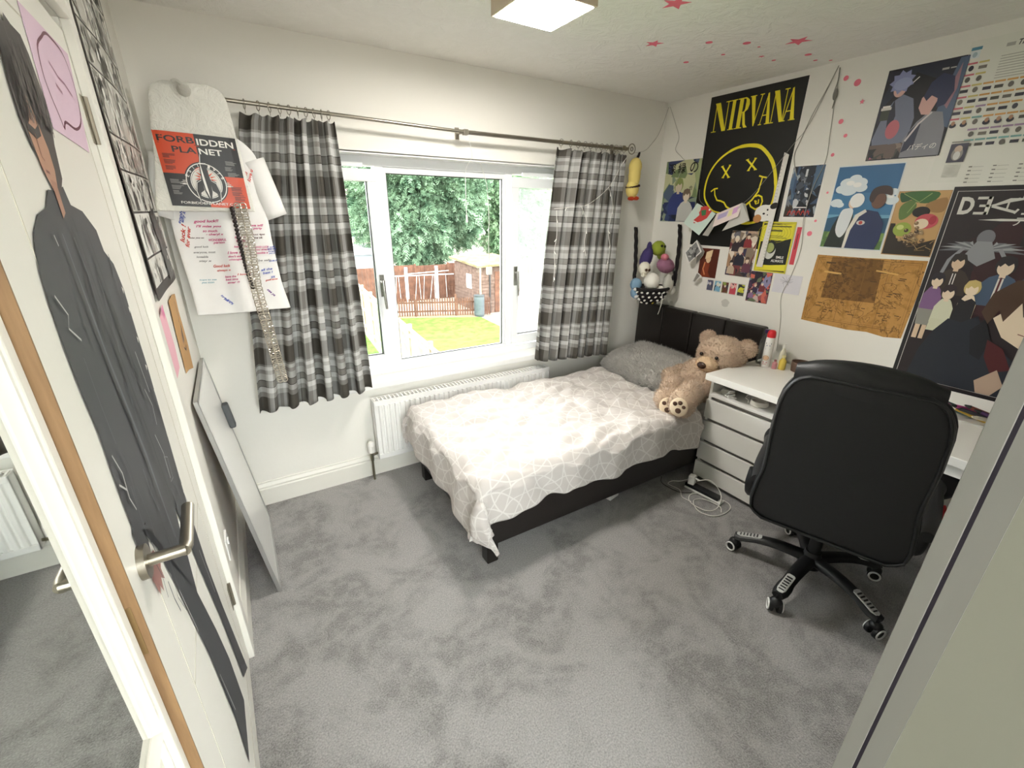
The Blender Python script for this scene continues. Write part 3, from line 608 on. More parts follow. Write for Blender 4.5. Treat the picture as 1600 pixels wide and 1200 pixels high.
# ------------------------------------------------------------------ office chair
CH = empty('office_chair', (2.32, -1.97, 0), radians(18), 'big black padded office chair with its back to the camera', 'chair')
m = MB(); lathe(m, (0, 0, 0), [(.045, .075), (.05, .085), (.05, .115), (.036, .14), (.033, .16)], 20); m.build('hub', M_BLACKP, CH, smooth=40)
m = MB(); m.cyl((0, 0, .15), (0, 0, .30), .026, n=20); m.cyl((0, 0, .30), (0, 0, .42), .016, n=16); m.build('gas_lift', M_BLACKP, CH, smooth=40)
for k, aw in enumerate((113, 185, 254, 328, 38)):
    a = radians(aw-18); d = Vector((cos(a), sin(a), 0)); s_ = Vector((-sin(a), cos(a), 0)); R = []
    for i in range(11):
        t_ = i/10; r = .03+.30*t_; zc = .118+.018*sin(pi*min(1, t_*1.1))-.030*t_; w_ = .033-.008*t_+.006*(t_ > .75); h_ = .020-.007*t_
        if i == 10: w_ *= .75
        c = d*r+Vector((0, 0, zc)); R.append([c+s_*w_*cx_+Vector((0, 0, h_*cz_)) for cx_, cz_ in ((-.7, -1), (-1, -.4), (-.9, .5), (-.5, 1), (.5, 1), (.9, .5), (1, -.4), (.7, -1))])
    lg = MB().rings(R).build('leg', M_BLACKP, CH, smooth=50)
    m = MB(); o_ = []
    def lp(r, sx, dz=0):
        t_ = (r-.03)/.30; zc = .118+.018*sin(pi*min(1, t_*1.1))-.030*t_+(.020-.007*t_); return d*r+s_*sx+Vector((0, 0, zc+dz))
    out = [(r_, s2) for r_, s2 in [(.212, -.010), (.218, -.017), (.30, -.018), (.318, -.012), (.322, 0), (.318, .012), (.30, .018), (.218, .017), (.212, .010)]]
    top = [lp(r_, s2, .003) for r_, s2 in out]; m.prism(top, (0, 0, -.006)); fp = m.build('foot_pad', C('#b9b9b6', .4), lg)
    m = MB()
    for q in range(6): r_ = .229+q*.0145; m.prism([lp(r_, -.0115, .0055), lp(r_+.006, -.0115, .0055), lp(r_+.006, .0115, .0055), lp(r_, .0115, .0055)], (0, 0, -.004))
    m.build('grip_slots', M_BLACKP, fp)
    tip = d*.325; ax = Vector((cos(a+1.1+k), sin(a+1.1+k), 0)); cs = MB(); cs.ell(tip+Vector((0, 0, .047)), (.026, .026, .026), None, 14, 8); cs.cyl(tip+Vector((0, 0, .05)), tip+Vector((0, 0, .09)), .007, n=10); co = cs.build('caster', M_BLACKP, CH, smooth=50)
    for sg in (1, -1):
        wc = tip+ax*.017*sg+Vector((0, 0, .028)); MB().cyl(wc-ax*.009, wc+ax*.009, .028, n=22).build('wheel', M_BLACKP, co, bevel=.003)
        MB().torus(wc+ax*.010*sg, .0215, .0042, ax, 22, 6).build('wheel_ring', C('#e6e6e4', .35), co, smooth=60)
m = MB(); m.box(-.10, .12, -.08, .08, .40, .425); m.cyl((-.02, .0, .415), (-.10, .20, .40), .006); m.cyl((-.10, .20, .40), (-.105, .235, .395), .011); m.build('mechanism', M_BLACKP, CH, bevel=.003)
m = MB(); m.box(-.26, .28, -.26, .26, .425, .545); m.build('seat', M_LEATHER, CH, bevel=.05, seg=5)
def bz(h):  # back frame centre line: forward offset and height for h 0..1
    return -.315-.075*h+.02*sin(pi*h), .435+.675*h
def bw(h):
    pts = [(0, .215), (.015, .242), (.05, .272), (.12, .281), (.24, .276), (.34, .266), (.44, .268), (.62, .276), (.80, .274), (.88, .266), (.94, .248), (.975, .225), (1, .185)]
    for (a, b), (c, d_) in zip(pts, pts[1:]):
        if a <= h <= c: return (b+(d_-b)*(h-a)/(c-a))*(.965-.09*h)
    return pts[-1][1]
def slab(t0, t1, k, shrink=0, n=40, puff=0, h0=0, h1=1):
    R = []
    for i in range(n+1):
        h = h0+(h1-h0)*(.5-.5*cos(pi*i/n)); x, z = bz(h); w_ = bw(h)-shrink; ring = []; e = min(1, sin(pi*max(.02, min(.98, i/n)))**.35)
        for j in range(24):
            a = 2*pi*j/24; cy, cx = cos(a), sin(a); yy = w_*math.copysign(abs(cy)**k, cy); tt = (t0 if cx < 0 else t1)*abs(cx)**k*e; xx = tt*(-1 if cx < 0 else 1)
            xx *= (1+puff*(1-(yy/w_)**2))
            ring.append((x+xx*.96, yy, z+xx*.25))
        R.append(ring)
    return R
MB().rings(slab(.022, .035, .45)).build('backrest', M_LEATHER, CH, smooth=60)
MB().rings(slab(-.02, .10, .6, .012, 40, .35)).build('back_cushion', M_LEATHER, CH, smooth=60)
def piping(name, x_off, sh):
    P = []
    for i in range(41): h = .005+.99*i/40; x, z = bz(h); P.append((x+x_off, bw(h)-sh, z))
    for i in range(41): h = .995-.99*i/40; x, z = bz(h); P.append((x+x_off, -(bw(h)-sh), z))
    MB().tube(P, .0055, 8, True).build(name, M_LEATHER, CH, smooth=60)
piping('piping', -.016, .010); piping('piping', .03, .0)
# head cushion rolling over the top, and side wings
m = MB(); x, z = bz(.97)
R = []
for i in range(17):
    t_ = i/16; yy = -.205+.41*t_; e = sin(pi*max(.03, min(.97, t_)))**.3; R.append([(x+.040+.060*cos(a)*e, yy+.01, z+.005+.080*sin(a)*e) for a in [2*pi*q/16 for q in range(16)]])
m.rings(R); m.build('head_cushion', M_LEATHER, CH, smooth=60)
for s_ in (1, -1):
    m = MB(); R = []
    for i in range(13):
        t_ = i/12; xx = -.20+.52*t_; e = sin(pi*max(.04, min(.96, t_)))**.35; zz = .565-.03*cos(pi*t_)+(-.03 if t_ > .8 else 0); rw = .046*e*(1+.25*(t_ > .6)); rh = .045*e*(1+.55*max(0, (t_-.6)/.4)); R.append([(xx, (s_*.300 if s_ < 0 else .272)+rw*cos(a), zz-.02*(t_ > .7)+rh*sin(a)) for a in [2*pi*q/16 for q in range(16)]])
    m.rings(R); ar = m.build('armrest', M_LEATHER, CH, smooth=60)
    m = MB(); m.tube(smoothpath([(-.10, s_*.30, .53), (-.10, s_*.305, .45), (-.05, s_*.305, .38), (.05, s_*.305, .34), (.16, s_*.305, .37), (.22, s_*.305, .45), (.26, s_*.30, .53)], 6), .024, 10); m.build('arm_bracket', M_BLACKP, ar, smooth=60)
    m = MB(); m.ell((.32, -.340 if s_ < 0 else .268, .535 if s_ < 0 else .52), (.05, .084, .088), None, 20, 14); m.build('arm_front', M_LEATHER, ar, smooth=60)
# red tassel hanging below the right arm
tl = empty('tassel', (2.60, -2.27, .47), 0, 'red knotted tassel with yellow ends hanging below the right chair arm', 'tassel'); rr = random.Random(9)
m = MB(); m.mat(C('#c01f26', .7))
for k in range(10): dx, dy = rr.uniform(-.05, .05), rr.uniform(-.05, .05); m.tube(smoothpath([(0, 0, .03), (dx*.4, dy*.4, -.02), (dx*.8, dy*.9, -.06), (dx, dy*1.1, -.085)], 4), .004, 6)
m.mat(C('#d9b04a', .7))
for k in range(4): dx, dy = rr.uniform(-.03, .03), rr.uniform(0, .06); m.tube([(0, 0, -.04), (dx, dy, -.09), (dx, dy, -.12)], .004, 6)
m.build('strands', None, tl, smooth=60)

# ------------------------------------------------------------------ left wall: mirror, door, papers, whiteboard
mir = empty('wall_mirror', (.001, -2.46, .915), 0, 'large white framed mirror on the left wall beside the door', 'mirror')
my0, my1, mz0, mz1 = -.40, .462, 0, .98
MB().box(.004, .010, my0+.02, my1-.02, mz0+.02, mz1-.02).build('glass', M_MIRROR, mir)
def mould(p0, p1, inw):   # moulded stick: inw = inward direction
    p0, p1, inw = Vector(p0), Vector(p1), Vector(inw); dn = (p1-p0).normalized(); prof = [(0, .0), (0, .012), (.004, .015), (.008, .016), (.010, .020), (.015, .022), (.018, .018), (.022, .015), (.026, .012), (.026, 0)]
    return [[p0+inw*a+dn*a+Vector((b, 0, 0)) for a, b in prof], [p1+inw*a-dn*a+Vector((b, 0, 0)) for a, b in prof]]
for p0, p1, iw in (((0, my1, mz0), (0, my1, mz1), (0, -1, 0)), ((0, my0, mz0), (0, my0, mz1), (0, 1, 0)), ((0, my0, mz0), (0, my1, mz0), (0, 0, 1)), ((0, my0, mz1), (0, my1, mz1), (0, 0, -1))):
    MB().rings(mould(p0, p1, iw)).build('frame_rail', C('#ded8ce', .4), mir, smooth=20)
ANG = radians(1.95)
door = struct(empty('door_1', (0, -1.07, 0), 0)); door.rotation_euler = (0, 0, -(pi/2)-0+ANG)   # local +x runs from hinge to lock edge, local +y faces the room
DW = .885
m = MB(); m.box(0, DW-.004, -.04, 0, .012, 2.005)
m.build('door_leaf', M_SKIRT, door)
MB().box(DW-.004, DW, -.04, 0, .012, 2.005).build('door_edge', M_WOOD, door)
MB().box(DW, DW+.0015, -.034, -.008, 1.025, 1.115).build('latch_plate', C('#a58a62', .35, .8), door, bevel=.001)
m = MB(); gc = C('#c9c3b4', .6)
for b in [(.10, .103, 0, .0006, .12, 1.92), (.765, .768, 0, .0006, .12, 1.92), (.10, .768, 0, .0006, 1.92, 1.923), (.10, .768, 0, .0006, .12, .123), (.10, .768, 0, .0006, .80, .803)]: m.box(*b)
m.build('panel_groove', gc, door)
for z in (1.83, .335):
    m = MB(); m.box(-.004, .028, -.001, .0015, z-.05, z+.05); m.cyl((-.004, .004, z-.05), (-.004, .004, z+.05), .006, n=12); m.build('hinge', C('#8a8272', .4, .7), door)
m = MB(); hx, hz = .81, 1.13; m.cyl((hx, 0, hz), (hx, .010, hz), .027, n=28); m.cyl((hx, .010, hz), (hx, .058, hz), .0095); m.tube([(hx+.004, .055, hz), (hx-.01, .058, hz), (hx-.125, .058, hz+.002)], .0098, 14); m.build('door_handle', M_STEEL, door, smooth=40)
def DRm(a, b, w_):   # a = distance from the hinge along the door
    p = Vector((a*.958, .0008+w_, b)); q = Matrix.Rotation(-(pi/2)+ANG, 3, 'Z') @ p; return (q.x, q.y-1.07, q.z)
A = Art(); CT = '#34363b'
coat = [(0.633, 1.66), (0.679, 1.635), (0.731, 1.627), (0.779, 1.606), (0.797, 1.589), (0.814, 1.561), (0.823, 1.525), (0.83, 1.46), (0.828, 1.402), (0.82, 1.342), (0.826, 1.275), (0.828, 1.216), (0.826, 1.169), (0.792, 1.149), (0.75, 1.144), (0.713, 1.009), (0.61, .85), (0.51, 0.863), (0.491, 0.958), (0.47, 1.0), (0.44, 0.996), (0.364, 0.909), (0.295, 0.95), (0.271, 1.156), (0.254, 1.284), (0.258, 1.368), (0.251, 1.465), (0.28, 1.524), (0.345, 1.555), (0.356, 1.595), (0.433, 1.63), (0.512, 1.64), (0.526, 1.668), (0.581, 1.658), (0.601, 1.66)]
A.poly(coat, CT)
A.poly([(.79, 1.155), (.75, 1.14), (.70, .98), (.615, .675), (.57, .40), (.585, .236), (.50, .236), (.378, .236), (.40, .44), (.45, .60), (.53, .80), (.50, .90), (.515, 1.0)], '#303237')
A.poly([(0.47, 1.02), (0.42, 0.81), (0.335, 0.54), (0.26, 0.20), (0.12, 0.09), (0.245, 0.51), (0.29, 0.707), (0.30, 0.95), (0.342, 1.0)], '#303237')
A.poly([(.84, 1.18), (.80, 1.19), (.77, 1.12), (.79, 1.09), (.83, 1.10)], '#303237')
A.poly([(0.800, 1.108), (0.826, 1.08), (0.812, 1.035), (0.798, 1.045), (.787, 1.022), (.776, 1.044), (0.755, 1.025), (.757, 1.050), (.742, 1.056), (0.764, 1.095)], '#9c6f68')
hair = [(0.52, 1.885), (.545, 1.892), (.56, 1.878), (0.585, 1.880), (0.60, 1.858), (.625, 1.855), (0.634, 1.825), (0.645, 1.79), (0.652, 1.75), (0.64, 1.715), (0.618, 1.70), (.605, 1.665), (.56, 1.655), (0.515, 1.68), (0.49, 1.731), (0.458, 1.766), (0.445, 1.80), (0.455, 1.83), (0.459, 1.861), (0.475, 1.883)]
A.poly(hair, '#413b3a')
A.poly([(.632, 1.738), (.60, 1.755), (.575, 1.795), (.56, 1.76), (.545, 1.72), (.55, 1.69), (.57, 1.665), (.60, 1.66), (.625, 1.69)], '#b98c74')
A.poly([(.60, 1.675), (.57, 1.672), (.575, 1.628), (.60, 1.62)], '#a87c66'); A.poly([(.63, 1.748), (.59, 1.742), (.56, 1.752), (.565, 1.736), (.60, 1.728), (.632, 1.735)], '#2e2a2a'); A.line([(.60, 1.735), (.606, 1.705), (.596, 1.70)], .003, '#8a6250'); A.line([(.61, 1.686), (.592, 1.684)], .004, '#7a4a44')
for k in range(26):
    rr = random.Random(40+k); a = rr.uniform(.47, .63); A.line([(a, 1.87+rr.uniform(-.03, .005)), (a+rr.uniform(-.02, .02), 1.80), (a+rr.uniform(-.02, .03), 1.75)], .0025, '#5a5352' if k % 2 else '#2c2828', up=.1)
rr = random.Random(3)
for k in range(46):
    a = rr.uniform(.30, .80); b = rr.uniform(1.0, 1.6); l = rr.uniform(.03, .16); A.line([(a, b), (a+rr.uniform(-.012, .012), b-l*.5), (a+rr.uniform(-.02, .02), b-l)], rr.uniform(.0015, .006), rr.choice(['#484b52', '#25272b', '#55585f', '#3e4148']), up=.1)
for P in ([(.80, 1.53), (.77, 1.50), (.79, 1.485), (.75, 1.46)], [(.70, 1.60), (.695, 1.585)], [(.40, 1.27), (.37, 1.22), (.39, 1.18)], [(.81, 1.30), (.79, 1.26), (.80, 1.22), (.785, 1.19)], [(.45, 1.18), (.42, 1.12), (.43, 1.06)], [(.70, .95), (.66, .80)], [(.36, .80), (.32, .62)], [(.60, .60), (.56, .42)], [(.83, 1.26), (.80, 1.235)], [(.38, 1.35), (.36, 1.25)]): A.line(P, .0035, '#b5b6b4')
rr = random.Random(77)
for k in range(44):
    a = rr.uniform(.485, .615); b = 1.865-rr.uniform(0, .04)-(abs(a-.55)*.3); A.line([(a, b), (a+rr.uniform(-.012, .012), b-.035), (a+rr.uniform(-.02, .02), b-.065)], .003, rr.choice(['#6a625f', '#2a2626', '#544c4a']), up=.05)
for k in range(26):
    t_ = k/25; a = .275+.035*sin(k*2.3); b = 1.50-.55*t_; A.poly([(a, b), (a-.014, b-.008), (a, b-.016)], '#eceae0', .05)
A.line([(.66, 1.60), (.64, 1.40), (.60, 1.20), (.59, 1.00)], [.004, .010, .014, .004], '#565a61'); A.line([(.48, 1.60), (.46, 1.42), (.42, 1.25)], [.003, .012, .004], '#1f2124'); A.line([(.56, 1.62), (.555, 1.45), (.52, 1.22), (.50, 1.02)], [.003, .008, .010, .004], '#1f2124'); A.line([(.44, 1.12), (.40, 1.10), (.41, 1.05), (.45, 1.06)], .0025, '#8e9094', True)
fig = A.build('figure_cutout', DRm, [(.3, 1.2), (.31, 1.2), (.31, 1.21), (.3, 1.21)], C('#34363b', .7)); tag(fig, 'painted cutout of a person in a long black coat, stuck to the door', 'cutout')
A = Art(); A.line(sm2([(0.291, 1.925), (0.36, 1.895), (0.388, 1.85), (0.380, 1.816), (0.361, 1.79), (0.350, 1.772), (0.318, 1.786), (0.226, 1.785), (0.139, 1.809), (0.09, 1.854), (0.080, 1.905), (0.11, 1.94), (0.203, 1.945), (0.25, 1.940)]), .0055, '#6a3348', True)
A.line([(.30, 1.885), (.25, 1.87), (.20, 1.868), (.15, 1.855)], .005, '#a07088'); A.line([(.30, 1.85), (.26, 1.842)], .006, '#a07088')
tag(A.build('speech_bubble_drawing', DRm, [(0.405, 1.945), (0.445, 1.76), (0.145, 1.75), (0.03, 1.955)][::-1], C('#dcc0d2', .7)), 'pink paper with a drawn speech bubble on the door above the figure', 'drawing')
# long monochrome comic panel scroll by the corner
def SCm(a, b, w_):
    t_ = max(0, min(1, (2.36-b)/1.0)); return (.004+.005*(.5+.5*sin(a*11+b*4))+.004*t_*(1+sin((a+.9)*5))+w_, a, b)
A = Art(); rr = random.Random(21); pal = ['#f0efe9', '#dcdad2', '#b8b5ae', '#8d8a84', '#5c5853', '#2f2c2a', '#f6f5f0', '#a29e98', '#e8e6df']
y = 2.345
while y > 1.42:
    h_ = rr.uniform(.09, .16); cuts = [-.885, -.885+rr.uniform(.15, .25), -.885+rr.uniform(.34, .45), -.315]
    if rr.random() < .4: cuts.pop(1)
    y0 = max(1.40, y-h_)
    for a0, a1 in zip(cuts, cuts[1:]):
        A.lay = 1; A.rect(a0+.006, y0+.006, a1-.004, y, rr.choice(['#f0efe9', '#e2e0d8', '#c4c1b9']), up=1, n=8); A.collage(a0+.010, y0+.010, a1-.008, y-.004, pal, 34, rr.randint(0, 9999), .16)
        cx_ = (a0+a1)/2; A.person(cx_+rr.uniform(-.02, .02), y0+.008, (y-y0)*.82, rr.choice(['#2a2725', '#6d6964', '#d5d2ca']), '#efede6', rr.choice(['#3b3835', '#8f8b85', '#c9c6be']))
    y = y0
A.poly([(-.60, 1.62), (-.50, 1.64), (-.38, 1.40), (-.52, 1.385)], '#2b2826'); A.line([(-.45, 1.41), (-.44, 1.43), (-.43, 1.41), (-.42, 1.43), (-.41, 1.412), (-.395, 1.425), (-.385, 1.41)], .003, '#c9c6be')
tag(A.build('comic_scroll', SCm, quad(-.90, 1.37, -.30, 2.37), C('#35302d', .55), nb=24, rough=.4), 'long black and white comic panel wall scroll between the door and the corner', 'wall scroll')
def PPm(a, b, w_): return (.003+w_+.012*max(0, (b-1.25))*4*(.5+.5*sin(a*20)), a, b)
tag(Art().poly([(-.86, 1.335), (-.80, 1.345), (-.79, 1.31), (-.84, 1.30)], '#ef86b4').build('pink_paper', PPm, [(-.985, 1.11), (-.78, 1.12), (-.755, 1.19), (-.775, 1.30), (-.82, 1.345), (-.985, 1.30)], C('#f1b9c6', .7)), 'pale pink paper sheet with a darker curled top beside the door frame', 'paper')
A = Art(); A.ell(-.50, 1.20, .045, .06, '#3a2a1e'); A.ell(-.52, 1.17, .02, .035, '#a8794a'); A.line([(-.47, 1.30), (-.46, 1.24), (-.49, 1.22)], .006, '#3a2a1e'); A.line([(-.54, 1.13), (-.50, 1.11), (-.46, 1.12)], .008, '#3a2a1e')
tag(A.build('brown_drawing', PPm, [(-.66, 1.06), (-.56, 1.045), (-.42, 1.01), (-.385, 1.12), (-.40, 1.25), (-.375, 1.315), (-.50, 1.33), (-.62, 1.325), (-.64, 1.2)], C('#c79c67', .75)), 'torn brown paper with a dark ink drawing below the comic scroll', 'drawing')
# leaning whiteboard
wb = empty('whiteboard', (.142, -.46, 0), 0, 'white dry-wipe board leaning against the left wall', 'whiteboard')
lean = atan2(.118, .97); Mw = Matrix.Rotation(-lean, 4, 'Y') ; L_, W2 = .985, .305
MB().box(-.008, -.002, -W2+.01, W2-.01, .01, L_-.01, Mw).build('board_surface', C('#efefec', .2), wb)
MB().box(-.010, -.008, -W2+.01, W2-.01, .01, L_-.01, Mw).build('backing', M_HARD, wb)
for b in [(-.014, .002, -W2, -W2+.012, 0, L_), (-.014, .002, W2-.012, W2, 0, L_), (-.014, .002, -W2+.012, W2-.012, 0, .012), (-.014, .002, -W2+.012, W2-.012, L_-.012, L_)]: MB().box(*b, Mw).build('frame_edge', C('#b7b7b5', .35, .7), wb, bevel=.002)
er = MB().box(-.002, .026, .235, .285, .62, .75, Mw).build('board_eraser', C('#55585a', .7), None, bevel=.008, seg=3); er.location = wb.location; tag(er, 'dark grey eraser stuck on the right edge of the whiteboard', 'eraser')

# ------------------------------------------------------------------ wardrobe at the right foreground
wr = empty('wardrobe', (2.13, -2.85, 0), 0, 'pale grey fitted wardrobe at the right foreground with dark door gap', 'wardrobe')
GW = C('#827f78', .5); GP = C('#8b897b', .5)
def wl2(b): return (b[0]-2.13, b[1]-2.13, b[2]+2.85, b[3]+2.85, b[4], b[5])
m = MB(); m.box(*wl2((1.10, 1.125, -2.523, -2.497, 0, 2.38))); m.box(*wl2((1.125, XR-.01, -2.515, -2.497, 0, 2.38))); m.box(*wl2((1.125, XR-.01, YN+.005, YN+.02, 0, 2.38))); m.box(*wl2((1.125, XR-.01, YN+.02, -2.515, 2.36, 2.38))); m.build('carcass', GW, wr, bevel=.001)
dd = MB().box(*wl2((1.104, 1.120, -2.56, -2.5285, .02, 2.35))).box(*wl2((1.104, 1.120, YN+.02, YN+.06, .02, 2.35))).box(*wl2((1.104, 1.120, YN+.06, -2.56, .02, .06))).box(*wl2((1.104, 1.120, YN+.06, -2.56, 2.31, 2.35))).build('door', GW, wr)
MB().box(*wl2((1.110, 1.118, YN+.06, -2.56, .06, 2.31))).build('door_panel', GP, dd)
MB().box(*wl2((1.1035, 1.110, -2.5286, -2.5225, .0, 2.36))).build('gap_strip', C('#1c1420', .8), wr)  # near-black strip set into the gap beside the wardrobe door

# ------------------------------------------------------------------ clothes and bag on the pole end
def sheet_body(name, rows, mat_, yc, thick, wav, seed, loc, nu=40, sub=1, uvs=False):   # rows: (z, xl, xr, half thickness)
    V = []; F = []; n = len(rows)
    for z, xl, xr, th_ in rows:
        for k in range(nu):
            a = 2*pi*k/nu; x = (xl+xr)/2-(xr-xl)/2*cos(a)
            u = (x-xl)/max(1e-4, xr-xl); y = -math.copysign(abs(sin(a))**.7, sin(a))*th_+wav*surfw(x, z, seed)
            V.append((x-loc[0], yc+y-loc[1], z-loc[2]))
    for i in range(n-1):
        for k in range(nu): q = (k+1) % nu; F.append((i*nu+k, i*nu+q, (i+1)*nu+q, (i+1)*nu+k))
    o = mkmesh(name, V, F, mat_, None, None, 180); so = o.modifiers.new('t', 'SOLIDIFY'); so.thickness = .0015
    s2 = o.modifiers.new('sub', 'SUBSURF'); s2.levels = sub; s2.render_levels = sub; return o
def surfw(x, z, seed):
    b = sin(x*26+z*3+seed)+.6*sin(x*47-z*5+seed*2)
    if seed == 5:
        if z < 1.95: b *= .15
        dx, dz = x-.19, z-2.07; q = math.hypot(dx, dz); b += 3.6*sin(9*atan2(dz, dx)+1)*math.exp(-q/.09)*min(1, q/.03)-9*math.exp(-(q/.04)**2)
    return b
def interp(pts, z):
    for a, b in zip(pts, pts[1:]):
        if a[0] >= z >= b[0]: t_ = (a[0]-z)/(a[0]-b[0]); return [p+(q-p)*t_ for p, q in zip(a[1:], b[1:])]
    return list(pts[-1][1:])
shirt = empty('t_shirt', (.23, -.15, 1.9), 0, 'white t-shirt covered in handwritten coloured messages, hung from the curtain pole end', 't-shirt')
sp = [(1.95, .19, .29, .01), (1.915, .10, .36, .015), (1.86, .045, .405, .022), (1.70, .035, .405, .026), (1.50, .035, .405, .028), (1.30, .045, .415, .03), (1.178, .045, .435, .032)]
rows = [(1.95-.772*i/30, *interp(sp, 1.95-.772*i/30)) for i in range(31)]
def SY(x, z): 
    xl, xr, th_ = interp(sp, max(1.179, min(1.95, z))); c_ = max(-1, min(1, ((xl+xr)/2-x)/((xr-xl)/2))); s_ = sqrt(max(0, 1-c_*c_)); return -.15-s_**.7*th_+.004*surfw(x, z, 2)
o = sheet_body('shirt_body', rows, M_COT, -.15, 0, .004, 2, (.23, -.15, 1.9)); o.parent = shirt
for s_ in (1, -1):
    m = MB(); R = []
    x0_, x1_ = (.385, .445) if s_ > 0 else (.065, .012)
    for i in range(9):
        t_ = i/8; cx_ = x0_+(x1_-x0_)*t_; cz_ = 1.84-.235*t_; w_ = .055-.004*t_ ; R.append([Vector((cx_+w_*cos(a)*.85, -.15+.03*sin(a)+.004*sin(8*t_), cz_+w_*cos(a)*.30*s_))-Vector((.23, -.15, 1.9)) for a in [2*pi*q/14 for q in range(14)]])
    m.rings(R, cap=False); sl = m.build('sleeve', M_COT, shirt, smooth=180); so = sl.modifiers.new('t', 'SOLIDIFY'); so.thickness = .0015
def SHm(a, b, w_): return (a-.23, SY(a, b)-.006-w_+.15, b-1.9)
A = Art(); PK, RD, BL, GY, PU, TE = '#c2427a', '#c4453a', '#4a5cae', '#8d8a88', '#6a3a8a', '#7aa7b4'
for st, a, b, h, c, w_, rt in (('good luck!!', .115, 1.578, .013, PK, .085, .03), ("I'll miss you", .12, 1.560, .011, PK, .085, 0), ('so much', .14, 1.543, .009, PK, .05, 0), ('- cheryl x', .15, 1.527, .010, PK, .06, 0), ('miss you so', .085, 1.515, .007, '#5a3a3a', .05, 0), ('good luck', .095, 1.476, .009, GY, .05, 0), ('everyone, most', .088, 1.452, .009, GY, .075, 0), ('loveable', .095, 1.435, .008, GY, .04, 0), ('stay x', .10, 1.415, .009, GY, .045, 0), ('I love u', .215, 1.448, .010, PK, .05, 0), ("don't ever", .215, 1.433, .008, PK, .055, 0), ('change !!', .215, 1.418, .008, PK, .06, 0), ('Good luck', .150, 1.392, .011, RD, .06, 0), ('always x', .16, 1.372, .010, RD, .05, 0), ('have the', .185, 1.345, .008, PK, .04, 0), ('best time', .185, 1.332, .008, PK, .045, 0), ('ever !!', .19, 1.318, .008, PK, .045, 0), ('WONDERFUL', .155, 1.505, .009, PK, .06, 0), ('person', .17, 1.492, .008, PK, .04, 0), ('miss u', .255, 1.515, .009, PK, .04, 0), ('loads', .258, 1.500, .008, PK, .035, 0), ('loads luv', .245, 1.475, .008, PK, .05, 0), ('GOOD LUCK', .325, 1.470, .008, PK, .055, 0), ('you smart', .325, 1.457, .008, PK, .055, 0), ('cookie x', .33, 1.444, .008, PK, .045, 0), ('I will', .38, 1.470, .006, BL, .03, 0), ('never ever', .378, 1.460, .006, BL, .035, 0), ('forget', .38, 1.450, .006, BL, .03, 0), ('you xx', .38, 1.44, .006, BL, .028, 0), ('love x', .375, 1.405, .008, BL, .035, .1), ('be safe', .33, 1.41, .008, GY, .05, 0), ('all the', .335, 1.365, .009, BL, .045, .1), ('best !', .34, 1.35, .009, BL, .04, .1), ('xx', .37, 1.33, .008, BL, .02, .1), ('good times', .345, 1.315, .009, RD, .05, .1), ('see ya', .34, 1.275, .010, PU, .04, -.9), ('I love u', .235, 1.352, .008, RD, .05, 0), ('hope to see', .085, 1.335, .007, TE, .06, 0), ('you soon', .09, 1.322, .007, TE, .045, 0), ('bye bye', .15, 1.265, .009, BL, .05, -.8), ('see u x', .16, 1.25, .008, BL, .04, -.8), ('luck !', .065, 1.50, .014, RD, .07, 1.3), ('for ever', .078, 1.48, .013, RD, .08, 1.3), ('soph', .07, 1.575, .012, BL, .05, 1.2), ('amy x', .082, 1.58, .010, BL, .045, 1.2), ('we will', .33, 1.565, .009, PK, .045, 0), ('party', .335, 1.55, .009, PK, .035, 0), ('dont 4get', .325, 1.525, .008, '#5a3a3a', .05, 0), ('me ok', .33, 1.512, .008, '#5a3a3a', .035, 0), ('hi hi', .345, 1.76, .012, RD, .03, 1.2), ('love u', .36, 1.75, .012, RD, .05, 1.2)): A.text(st, a, b, h*1.15, c, w_*1.1, .03, .3, rt)
A.build('handwriting', SHm, parent=shirt, rough=.8)
m = MB(); m.tube(smoothpath([(.07, -.15, 1.855), (.15, -.15, 1.90), (.235, -.15, 1.945), (.32, -.15, 1.90), (.40, -.15, 1.855)], 6), .004, 8); m.tube(smoothpath([(.235, -.15, 1.945), (.235, -.15, 1.99), (.255, -.145, 2.05), (.235, -.13, 2.085), (.215, -.12, 2.075)], 6), .0022, 8); hg = m.build('clothes_hanger', M_STEEL, None, smooth=60); tag(hg, 'thin metal hanger hooked on the pole end, mostly inside the t-shirt and bag', 'hanger')
# carrier bag over the hanger
bag = empty('carrier_bag', (.19, -.21, 2.0), 0, 'translucent white carrier bag with orange and black shop print on the hanger', 'bag')
bp_ = [(2.10, .13, .27, .003), (2.085, .085, .315, .006), (2.05, .070, .328, .010), (1.95, .055, .335, .012), (1.80, .035, .345, .012), (1.64, .00, .355, .010), (1.628, .0, .355, .004)]
rows = [(2.10-.472*i/34, *interp(bp_, 2.10-.472*i/34)) for i in range(35)]
o = sheet_body('bag_body', rows, M_PLASTICBAG, -.21, 0, .001, 5, (.19, -.21, 2.0)); o.parent = bag
m = MB(); m.ell((.0, -.016, .070), (.024, .016, .022), None, 14, 10, lambda v: v*(1+.25*noise.noise(v*70))); m.tube(smoothpath([(0, -.02, .085), (-.02, -.024, .10), (-.035, -.02, .095)], 4), .006, 8)
m.build('knot', M_PLASTICBAG, bag, smooth=180)
m.build('knot', M_PLASTICBAG, bag, smooth=180)
def BY(x, z):
    xl, xr, th_ = interp(bp_, max(1.629, min(2.09, z))); c_ = max(-1, min(1, ((xl+xr)/2-x)/((xr-xl)/2))); return -.21-sqrt(max(0, 1-c_*c_))**.7*th_+.001*surfw(x, z, 5)
PX0, PX1, PZ0, PZ1 = .055, .335, 1.650, 1.925
